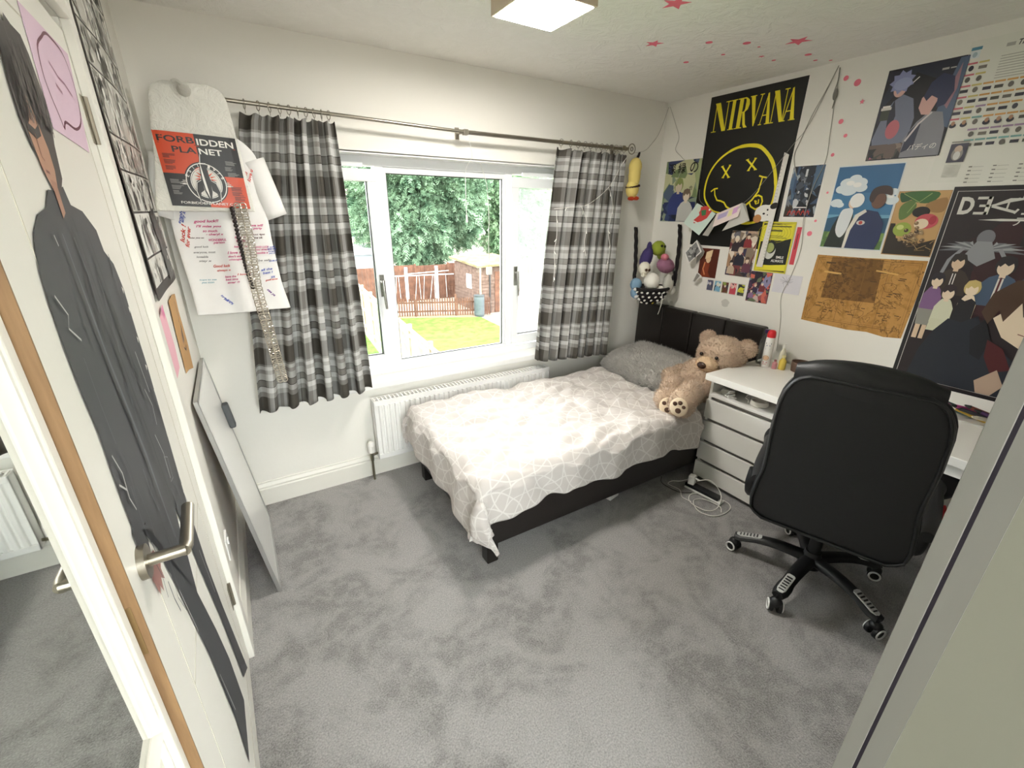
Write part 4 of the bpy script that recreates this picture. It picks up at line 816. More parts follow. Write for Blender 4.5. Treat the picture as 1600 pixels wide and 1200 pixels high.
def BGm(a, b, w_):   # unit square print area, slightly tilted
    x = PX0+(PX1-PX0)*a+.008*(.5-b); z = PZ0+(PZ1-PZ0)*b-.010*a; return (x-.19, BY(x, z)-.003-w_+.21, z-2.0)
OR, BK, WH = '#cf4a22', '#262322', '#e9e6df'
A = Art(); A.STEP = .0003
A.rect(0, .45, .48, 1, OR, n=6); A.rect(.48, .45, 1, 1, BK, 0, n=6); A.rect(0, 0, .48, .45, BK, 0, n=6); A.rect(.48, 0, 1, .45, OR, 0, n=6)
A.text('FORB', .035, .865, .085, BK, .435, .02); A.text('IDDEN', .50, .855, .085, WH, .455, .02); A.rect(.03, .845, .48, .852, BK); A.rect(.48, .838, .97, .845, '#b03a22', 0)
A.text('PLA', .18, .735, .08, BK, .29, .02); A.text('NET', .50, .735, .08, WH, .29, .02)
cx_, cy_ = .5, .34; A.ell(cx_, cy_, .265, .29, BK, 40); A.ring(cx_, cy_, .245, .268, .012, WH, 40); A.ring(cx_, cy_, .19, .208, .010, WH, 36)
A.ell(cx_, cy_, .18, .197, '#d8d4cc', 36)
for sg in (-1, 1):
    for q in range(3): x_ = cx_+sg*(.245+.02*q); A.rect(min(x_, x_+sg*.02), cy_-.035+.02*q*0, max(x_, x_+sg*.02)+.03*0, cy_-.02, WH); A.rect(min(cx_+sg*.24, cx_+sg*(.33-.02*q)), cy_-.03+.022*q, max(cx_+sg*.24, cx_+sg*(.33-.02*q)), cy_-.018+.022*q, '#bdb9b1')
for q in range(9): a_ = pi/2+(q-4)*.42+(.0); A.poly([(cx_+.07*cos(a_-.16), cy_+.06+.07*sin(a_-.16)), (cx_+.145*cos(a_), cy_+.06+.14*sin(a_)), (cx_+.07*cos(a_+.16), cy_+.06+.07*sin(a_+.16))], OR)
for k, ch in enumerate('EST.'): a_ = radians(155-k*17); A.text(ch, cx_+.218*cos(a_), cy_+.238*sin(a_)-.02, .045, WH, .03 if ch != '.' else .01, .01, 0, a_-pi/2, True)
for k, ch in enumerate('1978'): a_ = radians(72-k*16); A.text(ch, cx_+.218*cos(a_), cy_+.238*sin(a_)-.02, .045, WH, .028, .01, 0, a_-pi/2, True)
A.poly([(.5, .76), (.46, .60), (.445, .40), (.455, .22), (.5, .05), (.545, .22), (.555, .40), (.54, .60)], BK); A.poly([(.5, .75), (.468, .60), (.46, .40), (.47, .24), (.5, .12)], WH); A.rect(.455, .60, .545, .615, WH)
for sg in (-1, 1): A.poly([(.5+sg*.05, .40), (.5+sg*.12, .36), (.5+sg*.16, .22), (.5+sg*.13, .06), (.5+sg*.10, .20), (.5+sg*.05, .24)], BK); A.line([(.5+sg*.06, .38), (.5+sg*.12, .34), (.5+sg*.15, .22), (.5+sg*.13, .08)], .008, WH)
A.text('FORBIDDENPLANET.COM', .12, .035, .035, WH, .76, .01)
rr = random.Random(2)
for bx, by, c in ((.05, .70, BK), (.05, .62, BK), (.05, .54, BK), (.06, .36, '#8d8a86'), (.06, .28, '#8d8a86'), (.06, .21, '#8d8a86'), (.80, .66, '#8d8a86'), (.78, .58, '#8d8a86'), (.80, .50, '#8d8a86'), (.80, .30, BK), (.80, .23, BK), (.82, .16, BK)):
    for q in range(4): A.rect(bx, by-q*.015, bx+rr.uniform(.07, .15), by-q*.015+.007, c, .3 if q else 1)
A.build('shop_print', BGm, parent=bag, rough=.4)
# chains of pull tabs
def chain(name, P, link_r, wire, n, mat_, label, tw=0):
    P = smoothpath(P, 10); L = [0]
    for a, b in zip(P, P[1:]): L.append(L[-1]+(b-a).length)
    m = MB(); m.mat(mat_); rr = random.Random(n)
    for k in range(n):
        d = L[-1]*(k+.5)/n; i = max(j for j in range(len(L)) if L[j] <= d); t_ = (d-L[i])/max(1e-6, (L[min(i+1, len(L)-1)]-L[i])); p = P[i].lerp(P[min(i+1, len(P)-1)], t_)
        for sx in (-.011, .011):
            m.torus(p+Vector((sx, 0, .003*(k % 2))), link_r, wire, (rr.uniform(-.25, .25), 1, rr.uniform(-.25, .25)), 12, 5)
    if tw: m.tube([p+Vector((0, .004, 0)) for p in P], .004, 6)
    o = m.build(name, None, None, smooth=60); tag(o, label, 'chain'); return o
chain('pull_tab_chain', [(.300, -.245, 1.66), (.305, -.245, 1.5), (.300, -.24, 1.3), (.315, -.235, 1.1), (.325, -.23, .95), (.335, -.228, .82)], .0125, .0024, 52, C('#c9c3b6', .3, .9), 'long silver pull-tab chain hanging in front of the t-shirt and curtain', 1)
m = MB(); P = smoothpath([(.268, -.238, 1.64), (.270, -.238, 1.52), (.275, -.236, 1.40), (.285, -.234, 1.30)], 8)
for p in P[::1]: m.ell(p, .0095, None, 10, 6)
tag(m.build('bead_chain', C('#2a2220', .35), None, smooth=60), 'string of dark round beads beside the silver chain over the t-shirt', 'chain')

# ------------------------------------------------------------------ right wall: posters (a = -y, b = z)
def poster(name, q, base, art, label, cat='poster', rough=.45, fmap=RWm, group=None, var=0):
    o = art.build(name, fmap, q, C(base, rough) if isinstance(base, str) else base, rough=rough, var=var); return tag(o, label, cat, group)
# big black band poster
A = Art(); Yc = '#f4e22a'; b0, b1 = 2.155, 2.325
def glyph(ch, a0, a1):
    W_ = a1-a0; H_ = b1-b0
    def P(pts): A.poly([(a0+x*W_, b0+y*H_) for x, y in pts], Yc, .2)
    def serif(x0, x1, y): P([(x0, y), (x1, y), (x1, y+.03), (x0, y+.03)])
    if ch == 'N': P([(.12, 0), (.17, 0), (.17, 1), (.12, 1)]); P([(.05, 1), (.36, 1), (.88, 0), (.66, 0)]); P([(.83, 0), (.88, 0), (.88, 1), (.83, 1)]); serif(0, .30, 0); serif(.70, 1, .97)
    if ch == 'I': P([(.28, 0), (.74, 0), (.74, 1), (.28, 1)]); serif(.08, .94, 0); serif(.08, .94, .97)
    if ch == 'R':
        P([(.14, 0), (.42, 0), (.42, 1), (.14, 1)]); serif(0, .55, 0); P([(0, .97), (.6, .97), (.6, 1), (0, 1)])
        A.line([(a0+x*W_, b0+y*H_) for x, y in [(.42, .985), (.62, .97), (.74, .88), (.76, .76), (.72, .62), (.60, .54), (.42, .515)]], [.004, .008, .022, .026, .02, .008, .004], Yc); P([(.45, .52), (.62, .53), (.80, .10), (.98, 0), (.70, 0), (.60, .12)])
    if ch == 'V': P([(.06, 1), (.36, 1), (.62, .12), (.50, 0)]); P([(.50, 0), (.56, 0), (.90, 1), (.84, 1)]); serif(0, .46, .97); serif(.70, 1, .97)
    if ch == 'A': P([(.10, 0), (.16, 0), (.50, .92), (.46, 1)]); P([(.42, .97), (.54, 1), (.94, 0), (.64, 0)]); P([(.24, .28), (.74, .28), (.74, .315), (.24, .315)]); serif(0, .28, 0); serif(.52, 1, 0)
xs = [.408, .522, .572, .676, .768, .862, .962, 1.0]
for ch, a0, a1 in (('N', .410, .530), ('I', .528, .578), ('R', .580, .672), ('V', .662, .752), ('A', .742, .818), ('N', .808, .905), ('A', .885, .965)): glyph(ch, a0, a1)
_P = [(.432, 1.80), (.440, 1.87), (.469, 1.935), (.52, 1.99), (.59, 2.03), (.66, 2.047), (.74, 2.045), (.80, 2.025), (.87, 1.96), (.91, 1.89), (.935, 1.80), (.937, 1.72), (.915, 1.645), (.87, 1.60), (.80, 1.583), (.73, 1.59), (.66, 1.618), (.60, 1.64), (.52, 1.66), (.465, 1.71), (.44, 1.75)]; _W = [.013, .012, .012, .013, .016, .02, .022, .02, .022, .02, .015, .014, .014, .014, .018, .016, .014, .012, .012, .012, .012]; A.line(sm2(_P), [_W[i//4] for i in range(84)], Yc, True)
for P in ([(.543, 1.938), (.604, 1.868)], [(.600, 1.940), (.560, 1.870)], [(.716, 1.965), (.784, 1.905)], [(.772, 1.968), (.736, 1.903)]): A.line(P, .011, Yc)
for P in ([(.535, 1.935), (.553, 1.942)], [(.594, 1.866), (.614, 1.870)], [(.592, 1.943), (.608, 1.941)], [(.552, 1.869), (.570, 1.868)], [(.708, 1.963), (.728, 1.968)], [(.774, 1.902), (.794, 1.905)], [(.764, 1.970), (.780, 1.968)], [(.728, 1.901), (.746, 1.901)]): A.line(P, .006, Yc)
A.line([(.486, 1.783), (.51, 1.80), (.537, 1.803)], .009, Yc); A.line([(.514, 1.795), (.522, 1.76), (.545, 1.727), (.575, 1.722), (.602, 1.712), (.625, 1.685), (.66, 1.668), (.71, 1.672), (.76, 1.690), (.80, 1.725), (.832, 1.775), (.842, 1.858)], [.008, .009, .010, .010, .010, .011, .012, .014, .012, .011, .010, .008], Yc); A.line([(.818, 1.866), (.842, 1.858), (.870, 1.853)], .009, Yc)
A.line([(.785, 1.71), (.80, 1.685), (.835, 1.668), (.865, 1.682), (.872, 1.715), (.862, 1.742), (.838, 1.752), (.818, 1.745)], .010, Yc); A.line([(.820, 1.722), (.832, 1.700), (.848, 1.705), (.845, 1.728)], .008, Yc)
A.line([(.828, 1.722), (.836, 1.71)], .005, Yc)
poster('band_poster', quad(.375, 1.425, .998, 2.368), '#11110f', A, 'large black band poster with yellow letters and a yellow cross-eyed smiley face')
# comic cover, green
A = Art(); q0 = (.065, 1.582, .375, 2.003)
A.rect(*q0, '#5d6c52'); A.collage(*q0, ['#3b4a3a', '#7d8f63', '#a9b384', '#54637a', '#2c3550', '#8c9a86', '#c9c9a0', '#3a4468'], 90, 3, .22); A.collage(.07, 1.585, .37, 1.72, ['#27305a', '#3a4a72', '#5a6a48', '#1f2638'], 40, 8, .3)
A.person(.205, 1.63, .25, '#8d9a58', '#d8c9b4', '#35407a'); A.person(.285, 1.585, .22, '#7d6a58', '#e0d2be', '#c9c9c4')
for ch, a in (('深', .090), ('緑', .180), ('の', .285)): A.text(ch, a, 1.915, .070, '#121210', .068, .012)
A.text('合', .300, 1.80, .03, '#1a1a18', .03)
poster('comic_cover_poster', quad(.06, 1.578, .38, 2.007), '#e9e6dd', A, 'green and blue comic cover poster with black brush characters, nearest the room corner')
# city night small
A = Art(); q0 = (1.022, 1.625, 1.197, 1.903); A.rect(*q0, '#2b3442'); A.collage(*q0, ['#1b222e', '#3d5270', '#4f6a86', '#7a7f88', '#14181f', '#a8b2ba', '#40362e'], 110, 5, .2); A.collage(1.06, 1.66, 1.15, 1.90, ['#15171c', '#242a35', '#4a525e', '#c9ccd0'], 60, 6, .2)
A.rect(1.10, 1.845, 1.112, 1.885, '#cfd2d4')
for k in range(5): a = 1.045+.026*k; A.line([(a, 1.635), (a+.010, 1.665), (a+.020, 1.640)], .005, '#c9392c'); A.line([(a, 1.652), (a+.020, 1.656)], .004, '#c9392c')
if 1: A.lay += 1; A.rect(1.075, 1.675, 1.15, 1.681, '#e9e9e6')
poster('city_poster', quad(1.012, 1.609, 1.207, 1.91), '#f2f0ea', A, 'small dark blue city poster with white border and red characters')
# sky poster, two figures
A = Art(); q0 = (1.272, 1.466, 1.566, 1.882); A.rect(*q0, '#3f7aa6'); A.rect(1.272, 1.75, 1.566, 1.882, '#2f6896', .5); A.rect(1.272, 1.58, 1.566, 1.64, '#6fa6c4', .5)
for a, b, r in ((1.33, 1.80, .035), (1.365, 1.82, .03), (1.39, 1.80, .035), (1.31, 1.77, .03), (1.345, 1.765, .04), (1.40, 1.775, .03), (1.55, 1.75, .025), (1.53, 1.72, .03), (1.555, 1.71, .03), (1.30, 1.70, .03), (1.32, 1.69, .02)): A.ell(a, b, r, r*.7, '#dfe8ec', up=.2)
for a, b, r in ((1.345, 1.80, .02), (1.38, 1.79, .02), (1.545, 1.73, .015)): A.ell(a, b, r, r*.6, '#f5f6f4', up=.2)
A.poly([(1.272, 1.62), (1.34, 1.635), (1.42, 1.60), (1.50, 1.62), (1.566, 1.625), (1.566, 1.54), (1.272, 1.54)], '#2d5a78'); A.rect(1.272, 1.466, 1.566, 1.55, '#5a7d45'); A.collage(1.272, 1.466, 1.566, 1.55, ['#4a6a38', '#7a9a54', '#39552f'], 24, 7)
A.poly([(1.29, 1.466), (1.31, 1.58), (1.335, 1.65), (1.36, 1.672), (1.40, 1.64), (1.41, 1.50), (1.40, 1.466)], '#26302b'); A.spoly([(1.335, 1.65), (1.36, 1.672), (1.395, 1.66), (1.385, 1.56), (1.36, 1.52), (1.33, 1.56)], '#e4e8ea'); A.ell(1.385, 1.700, .022, .028, '#e9cdb5'); A.ell(1.40, 1.712, .034, .036, '#f2f2ef')
A.poly([(1.385, 1.466), (1.39, 1.56), (1.42, 1.64), (1.46, 1.665), (1.51, 1.655), (1.548, 1.60), (1.552, 1.52), (1.54, 1.466)], '#27345c'); A.poly([(1.398, 1.466), (1.405, 1.56), (1.43, 1.63), (1.46, 1.655), (1.45, 1.668), (1.41, 1.64), (1.388, 1.56), (1.385, 1.466)], '#e8e4d8'); A.ell(1.50, 1.71, .032, .04, '#6b4a3a'); A.spoly([(1.455, 1.72), (1.462, 1.765), (1.50, 1.782), (1.54, 1.772), (1.552, 1.735), (1.52, 1.742), (1.49, 1.738), (1.475, 1.70)], '#3b2a26')
A.ell(1.445, 1.60, .02, .012, '#d8d4d0'); A.ell(1.445, 1.60, .009, .009, '#b8443c')
poster('sky_poster', quad(1.268, 1.462, 1.570, 1.886), '#dfe6ea', A, 'blue sky poster with a white haired and a dark haired figure in a navy jacket')
# fruit painting
A = Art(); q0 = (1.580, 1.450, 1.778, 1.749); A.rect(*q0, '#c79f68'); A.poly([(1.58, 1.45), (1.778, 1.45), (1.778, 1.53), (1.70, 1.50), (1.62, 1.53), (1.60, 1.60), (1.58, 1.60)], '#2e241a')
for P, c in (([(1.60, 1.745), (1.66, 1.70), (1.72, 1.70), (1.735, 1.745)], '#3f6a34'), ([(1.61, 1.62), (1.60, 1.68), (1.64, 1.71), (1.665, 1.68), (1.64, 1.63)], '#5f7a3c'), ([(1.585, 1.745), (1.64, 1.72), (1.60, 1.70)], '#2f5a30'), ([(1.70, 1.69), (1.77, 1.72), (1.775, 1.66), (1.73, 1.655)], '#a27a48')): A.spoly(P, c)
A.line([(1.60, 1.74), (1.67, 1.70), (1.71, 1.74)], .003, '#9fb46a'); A.line([(1.66, 1.70), (1.635, 1.65)], .003, '#9fb46a'); A.ell(1.69, 1.655, .035, .025, '#15100c'); A.ell(1.635, 1.572, .038, .034, '#9fb04a'); A.ell(1.625, 1.582, .015, .012, '#d2d984'); A.ell(1.722, 1.612, .045, .035, '#c9525a'); A.ell(1.705, 1.60, .028, .024, '#ecd9bc'); A.ell(1.745, 1.618, .014, .02, '#b03040')
rr = random.Random(8)
for k in range(34): a = rr.gauss(1.685, .025); b = rr.gauss(1.535, .018); A.ell(a, b, .0095, .009, rr.choice(['#6a5238', '#8a6e4c', '#4a3826', '#a58a62']), 10, up=.15); A.ell(a-.003, b+.003, .003, .003, '#cdb48c', 6, up=.1)
for k in range(14): a = rr.uniform(1.66, 1.775); A.line([(a, 1.50+rr.uniform(-.03, .03)), (a+.04 if a < 1.73 else 1.776, 1.505+rr.uniform(-.03, .03))], .003, rr.choice(['#7a6242', '#3b2c1c', '#a08457']), up=.1)
poster('fruit_poster', quad(1.576, 1.446, 1.782, 1.752), '#b8905c', A, 'old style still life poster of leaves, apples and grapes beside the dark poster')
# duo poster
A = Art(); q0 = (1.388, 1.906, 1.686, 2.302); A.rect(*q0, '#1d1c26'); A.collage(*q0, ['#15151d', '#2a2838', '#3a3448', '#23283a'], 30, 2, .3); A.poly([(1.686, 2.30), (1.655, 2.30), (1.63, 2.15), (1.62, 2.05), (1.686, 2.02)], '#5a6a86'); A.poly([(1.668, 2.28), (1.65, 2.20), (1.645, 2.12), (1.66, 2.10), (1.675, 2.18)], '#a8808c')
A.poly([(1.39, 2.0), (1.41, 2.10), (1.44, 2.165), (1.475, 2.19), (1.52, 2.165), (1.545, 2.08), (1.54, 1.98), (1.40, 1.96)], '#767b90'); A.poly([(1.445, 2.17), (1.465, 2.10), (1.455, 2.03), (1.44, 2.05), (1.43, 2.12)], '#26283a'); A.ell(1.455, 2.215, .026, .034, '#d9b0a6'); A.star(1.455, 2.245, .052, '#8a90b8', .2, 9, .72); A.ell(1.46, 2.236, .036, .026, '#9aa0c4')
A.ell(1.468, 2.04, .028, .042, '#c26a74'); A.rect(1.400, 2.085, 1.436, 2.135, '#3d4438'); A.rect(1.397, 2.130, 1.440, 2.142, '#d8d2cc'); A.rect(1.402, 2.142, 1.434, 2.150, '#efeae6')
A.poly([(1.52, 1.908), (1.525, 1.99), (1.56, 2.06), (1.60, 2.10), (1.65, 2.09), (1.675, 2.02), (1.684, 1.908)], '#8a8a92'); A.poly([(1.53, 1.93), (1.54, 2.02), (1.58, 2.07), (1.575, 1.95)], '#2c3048'); A.line([(1.535, 1.98), (1.57, 2.05), (1.61, 2.095)], .008, '#d8cfd0'); A.poly([(1.555, 2.16), (1.552, 2.12), (1.57, 2.09), (1.60, 2.085), (1.62, 2.15), (1.58, 2.19)], '#deb0a8'); A.poly([(1.56, 2.165), (1.575, 2.22), (1.61, 2.25), (1.655, 2.23), (1.668, 2.17), (1.65, 2.12), (1.62, 2.11), (1.615, 2.15), (1.59, 2.165), (1.575, 2.145)], '#2c3254')
A.collage(1.39, 1.908, 1.53, 1.975, ['#4a4a44', '#6a5a52', '#8a7a72', '#2a2a2c', '#b0607a'], 36, 9, .3); A.text('バディの', 1.555, 1.937, .028, '#e9e4e2', .11, .006, .15); A.rect(1.60, 2.262, 1.625, 2.270, '#b8b6b4'); A.rect(1.63, 2.263, 1.65, 2.268, '#b8b6b4')
A.lay += 1; A.poly([(1.50, 2.235), (1.52, 2.255), (1.523, 2.252), (1.503, 2.232)], '#e9e6e4')
poster('duo_poster', quad(1.386, 1.904, 1.688, 2.305), '#1d1c26', A, 'dark poster of a silver haired and a black haired person holding coffee, top row')
# pale chart of pictures
A = Art(); A.rect(1.683, 2.315, 1.718, 2.327, '#4f8aa8'); A.rect(1.684, 2.285, 1.716, 2.313, '#dfe6e8'); A.ell(1.70, 2.298, .008, .01, '#a8bcc4')
A.rect(1.795, 2.305, 1.822, 2.318, '#b7b4ae'); A.text('The', 1.830, 2.303, .020, '#3c3a38', .036, .02, .25); A.rect(1.880, 2.304, 2.05, 2.312, '#8b8883')
for k in range(9): A.rect(1.790, 2.272-k*.010, 1.90, 2.275-k*.010, '#b9b6ae', up=.1)
pal = {'o': '#dba35c', 'r': '#cf6f7c', 'y': '#d3c27a', 'g': '#7fb0ae', 'p': '#a68aa8'}
rr = random.Random(12)
grid = [(0, 'ry'), (1, 'ry'), (2, 'ryoooooooo'), (3, 'ryoooooooo'), (4, 'rypoooooyy'), (5, 'rygooooopp'), (6, '..pppppppp'), (7, '..gggggggg')]
for r_, row in grid:
    for c_, k in enumerate(row):
        if k == '.': continue
        a = 1.686+c_*.0375+(0 if r_ < 2 else 0); b = 2.262-r_*.043-(.006 if r_ > 5 else 0); A.rect(a, b, a+.033, b+.007, pal[k], up=.2); sh = rr.choice(['#3f3c4a', '#5a564e', '#6f6a62', '#2d2b38', '#7d766c'])
        if r_ == 5 and c_ in (0, 1, 3, 4, 5): A.ell(a+.016, b-.022, .012, .010, sh, 12, .1); A.ell(a+.016, b-.013, .007, .009, '#b58a6e', 10, .1)
        elif rr.random() < .5: A.ell(a+.016, b-.015, .009, .011, sh, 10, .1)
        else: A.rect(a+.003, b-.022, a+.030, b-.010, sh, up=.1)
A.rect(1.722, 1.952, 1.784, 1.958, '#8f8b84'); A.rect(1.722, 1.870, 1.784, 1.948, '#4b4858'); A.ell(1.753, 1.905, .020, .028, '#9c9690'); A.ell(1.753, 1.925, .014, .015, '#cbb5a4'); A.ell(1.753, 1.898, .012, .018, '#dcdad6')
for k in range(9): A.rect(1.722, 1.856-k*.006, 1.780, 1.858-k*.006, '#bdbab2', up=.1)
for cc in range(3):
    for k in range(5): A.rect(1.81+cc*.08, 1.845-k*.016, 1.822+cc*.08, 1.849-k*.016, '#77746e', up=.1); A.rect(1.825+cc*.08, 1.845-k*.016, 1.86+cc*.08, 1.847-k*.016, '#c4c1ba', up=.1)
poster('picture_chart', quad(1.676, 1.785, 2.18, 2.352), '#e9e7de', A, 'pale wall chart of small pictures in coloured cells, top right')
# brown map
t = NT('old_map_paper', .75); cr = t.ramp(t.noise(5.5, 8, .62, dist=.6), [(.485, '#c59350'), (.498, '#5d3f1e'), (.508, '#c59350'), (.56, '#b98745')]); t.col(t.mix(t.ramp(t.noise(34, 3), [(.50, '#000000'), (.72, '#ffffff')]), cr, lin('#a5793a'))); M_MAP = t.m
t = NT('old_map_dark', .75); cr = t.ramp(t.noise(5.5, 8, .62, dist=.6), [(.485, '#8b6433'), (.498, '#46301a'), (.508, '#8b6433'), (.56, '#7b582c')]); t.col(t.mix(t.ramp(t.noise(34, 3), [(.50, '#000000'), (.62, '#ffffff')]), cr, lin('#6c4c26'))); M_MAPD = t.m
A = Art(); A.poly([(1.345, 1.180), (1.352, 1.413), (1.60, 1.418), (1.615, 1.19)], M_MAPD); A.line([(1.285, 1.405), (1.765, 1.413), (1.765, 1.06), (1.285, 1.05)], .0025, '#6d4a20', True); A.line([(1.295, 1.395), (1.755, 1.403), (1.755, 1.07), (1.295, 1.06)], .0012, '#6d4a20', True)
for x in (1.44, 1.53, 1.635): A.line([(x, 1.40), (x+.005, 1.05)], .002, '#8a6330')
rr = random.Random(4)
for k in range(34): a = rr.uniform(1.31, 1.72); b = rr.uniform(1.08, 1.38); A.rect(a, b, a+rr.uniform(.01, .035), b+.004, '#4f3517', up=.1)
A.line([(1.33, 1.33), (1.42, 1.325)], .010, '#dcae62'); A.line([(1.58, 1.36), (1.68, 1.35)], .008, '#dcae62'); A.rect(1.33, 1.377, 1.38, 1.386, '#5a3e1c')
for a, b in ((1.42, 1.30), (1.66, 1.28), (1.55, 1.12), (1.40, 1.15)):
    A.line([(a+.03*cos(t_*.7)*(1+.3*sin(t_*2.1)), b+.025*sin(t_*.7)) for t_ in range(9)], .0018, '#4f3517', True)
poster('old_map', [(1.268, 1.032), (1.52, 1.022), (1.62, 1.030), (1.70, 1.02), (1.776, 1.030), (1.784, 1.25), (1.780, 1.428), (1.50, 1.42), (1.272, 1.420), (1.264, 1.25)], M_MAP, A, 'antique style brown paper map with darker folded panels', 'map')
# big dark cartoon poster
A = Art(); A.rect(1.80, .835, 2.46, 1.752, '#241a1e'); A.line([(1.803, .842), (1.803, 1.745), (2.455, 1.745), (2.455, .842)], .003, '#cfcbc6', True)
for k in range(14): rr = random.Random(k); A.ell(rr.uniform(1.9, 2.4), rr.uniform(1.2, 1.55), rr.uniform(.05, .1), rr.uniform(.05, .1), rr.choice(['#33161b', '#2b171b', '#3a1a1e']), up=.1)
LT = '#d6d3cc'
A.text('D', 1.825, 1.645, .075, LT, .05, .04)
A.rect(1.915, 1.645, 1.930, 1.720, LT); A.rect(1.880, 1.645, 1.925, 1.656, LT, 0); A.rect(1.880, 1.709, 1.925, 1.720, LT, 0); A.rect(1.893, 1.677, 1.925, 1.687, LT, 0)
A.poly([(1.925, 1.680), (2.03, 1.705), (2.03, 1.712), (1.985, 1.712)], LT); A.line([(1.935, 1.680), (2.015, 1.655)], .010, LT); A.line([(1.935, 1.682), (2.015, 1.710)], .009, LT); A.line([(1.985, 1.662), (1.985, 1.702)], .006, LT); A.line([(2.012, 1.650), (2.022, 1.668)], .008, LT)
A.rect(2.045, 1.645, 2.057, 1.718, LT); A.rect(2.022, 1.712, 2.085, 1.722, LT); A.rect(2.035, 1.645, 2.067, 1.652, LT); A.text('H', 2.10, 1.645, .075, LT, .05, .04)
A.poly([(1.905, 1.622), (1.98, 1.628), (2.40, 1.622), (1.98, 1.618)], LT); A.text('デス', 2.02, 1.600, .038, LT, .08, .01, .2)
# spiky grey winged figure (plain stand-in)
for sg in (-1, 1):
    for q in range(7): a_ = radians(8+q*14); x0_, y0_ = 1.955+sg*.03, 1.50; l = .13-.006*q*q*.3; A.poly([(x0_, y0_-.012+q*.004), (x0_+sg*l*cos(a_), y0_+l*.62*sin(a_)-.03), (x0_+sg*.01, y0_+.010+q*.004)], '#9d9ea0' if q % 2 else '#6c6d72')
    A.line([(1.955+sg*.06, 1.50), (1.955+sg*.10, 1.44), (1.955+sg*.11, 1.38)], .014, '#8d8e92')
A.ell(1.955, 1.545, .030, .036, '#76757c'); A.poly([(1.90, 1.46), (1.93, 1.53), (1.98, 1.53), (2.01, 1.46), (1.96, 1.42)], '#8f9094')
# group of plain figures
A.person(1.893, 1.28, .19, '#2c2422', '#d8bd9f', '#3a2e28'); A.rect(1.886, 1.30, 1.900, 1.38, '#d9d6cf'); A.rect(1.890, 1.30, 1.896, 1.385, '#26201e'); A.person(2.055, 1.25, .22, '#2a2428', '#e2cdb4', '#44566e'); A.rect(2.045, 1.28, 2.064, 1.375, '#d8d4cc'); A.rect(2.051, 1.28, 2.058, 1.38, '#5a1f26')
A.person(2.17, 1.28, .20, '#352a2a', '#e0c8ae', '#3a465c')
A.poly([(1.80, 1.23), (1.87, 1.23), (1.865, 1.12), (1.812, 1.12)], '#8f8d84'); A.person(1.842, 1.20, .175, '#28222a', '#e2cdb2', '#7d5a86', .42); A.rect(1.815, 1.05, 1.835, 1.12, '#d8bda0'); A.rect(1.842, 1.05, 1.86, 1.12, '#d8bda0')
A.person(1.898, 1.14, .185, '#33262a', '#e4cfb6', '#d3d2b8', .40); A.poly([(1.865, 1.16), (1.93, 1.16), (1.945, 1.10), (1.86, 1.10)], '#cfceb2'); A.person(1.975, 1.17, .185, '#c9b270', '#ead6bc', '#ead6bc', .36); A.poly([(1.935, 1.10), (2.01, 1.10), (2.005, 1.26), (1.985, 1.275), (1.965, 1.26), (1.945, 1.27)], '#1b1a20')
# large foreground person, dark coat, brown hair
A.poly([(1.845, .845), (1.86, 1.00), (1.89, 1.10), (1.93, 1.17), (1.98, 1.16), (2.03, 1.20), (2.07, 1.12), (2.20, 1.02), (2.30, .95), (2.40, .845)], '#1d222d'); A.poly([(2.02, 1.13), (2.06, 1.19), (2.10, 1.10), (2.09, 1.0), (2.05, 1.02)], '#12141b')
A.poly([(2.08, 1.20), (2.13, 1.12), (2.20, 1.08), (2.28, 1.12), (2.32, 1.22), (2.29, 1.32), (2.18, 1.33)], '#e3cfb4'); A.poly([(2.035, 1.22), (2.05, 1.31), (2.11, 1.375), (2.20, 1.39), (2.30, 1.36), (2.345, 1.28), (2.33, 1.20), (2.30, 1.27), (2.25, 1.235), (2.22, 1.30), (2.17, 1.22), (2.15, 1.28), (2.115, 1.19), (2.09, 1.24), (2.07, 1.17)], '#4a3325')
A.line([(2.175, 1.145), (2.205, 1.138)], .004, '#8a5a4c'); A.poly([(2.09, 1.10), (2.15, 1.07), (2.20, .98), (2.14, .95), (2.10, 1.02)], '#4a1418'); A.poly([(2.10, .90), (2.16, .97), (2.20, .90), (2.17, .845), (2.12, .845)], '#b39a86')
poster('dark_group_poster', quad(1.785, .822, 2.475, 1.765), '#19161a', A, 'large dark poster of grouped figures with pale title letters, beside the wardrobe edge', fmap=lambda a, b, w_: (XR-.0015-w_, -a, b))
# lower small prints
A = Art(); q0 = (.486, 1.206, .628, 1.404); A.rect(*q0, '#5c2516'); A.poly([(.505, 1.206), (.515, 1.27), (.54, 1.31), (.57, 1.30), (.565, 1.24), (.59, 1.206)], '#8a3a20'); A.ell(.553, 1.335, .020, .030, '#e6c49c'); A.poly([(.53, 1.38), (.58, 1.40), (.575, 1.35), (.545, 1.34), (.525, 1.33)], '#ecd2a8'); A.line([(.53, 1.31), (.52, 1.26), (.54, 1.22)], .010, '#d98a5a')
poster('red_print', quad(.483, 1.203, .631, 1.406), '#5c2516', A, 'small dark red print of a single glowing figure under the band poster', 'print')
A = Art(); q0 = (.703, 1.240, .890, 1.534); A.rect(*q0, '#a39382'); A.collage(*q0, ['#d9cdbb', '#8f7d6b', '#54413c', '#2e2830', '#e8dccb', '#7a3a3c', '#b08a6a', '#6d6a72', '#c4a58c', '#3a3550'], 150, 4, .16)
for a, b, h, c1, c2 in ((.75, 1.40, .10, '#e4dccb', '#3a2f36'), (.83, 1.43, .09, '#3a2a2c', '#8f2f34'), (.79, 1.31, .12, '#cdbba4', '#2b2a38'), (.85, 1.27, .10, '#5a4436', '#6a3a4c'), (.74, 1.25, .09, '#2a2428', '#c9b49c')): A.person(a, b, h, c1, '#e6d2bc', c2)
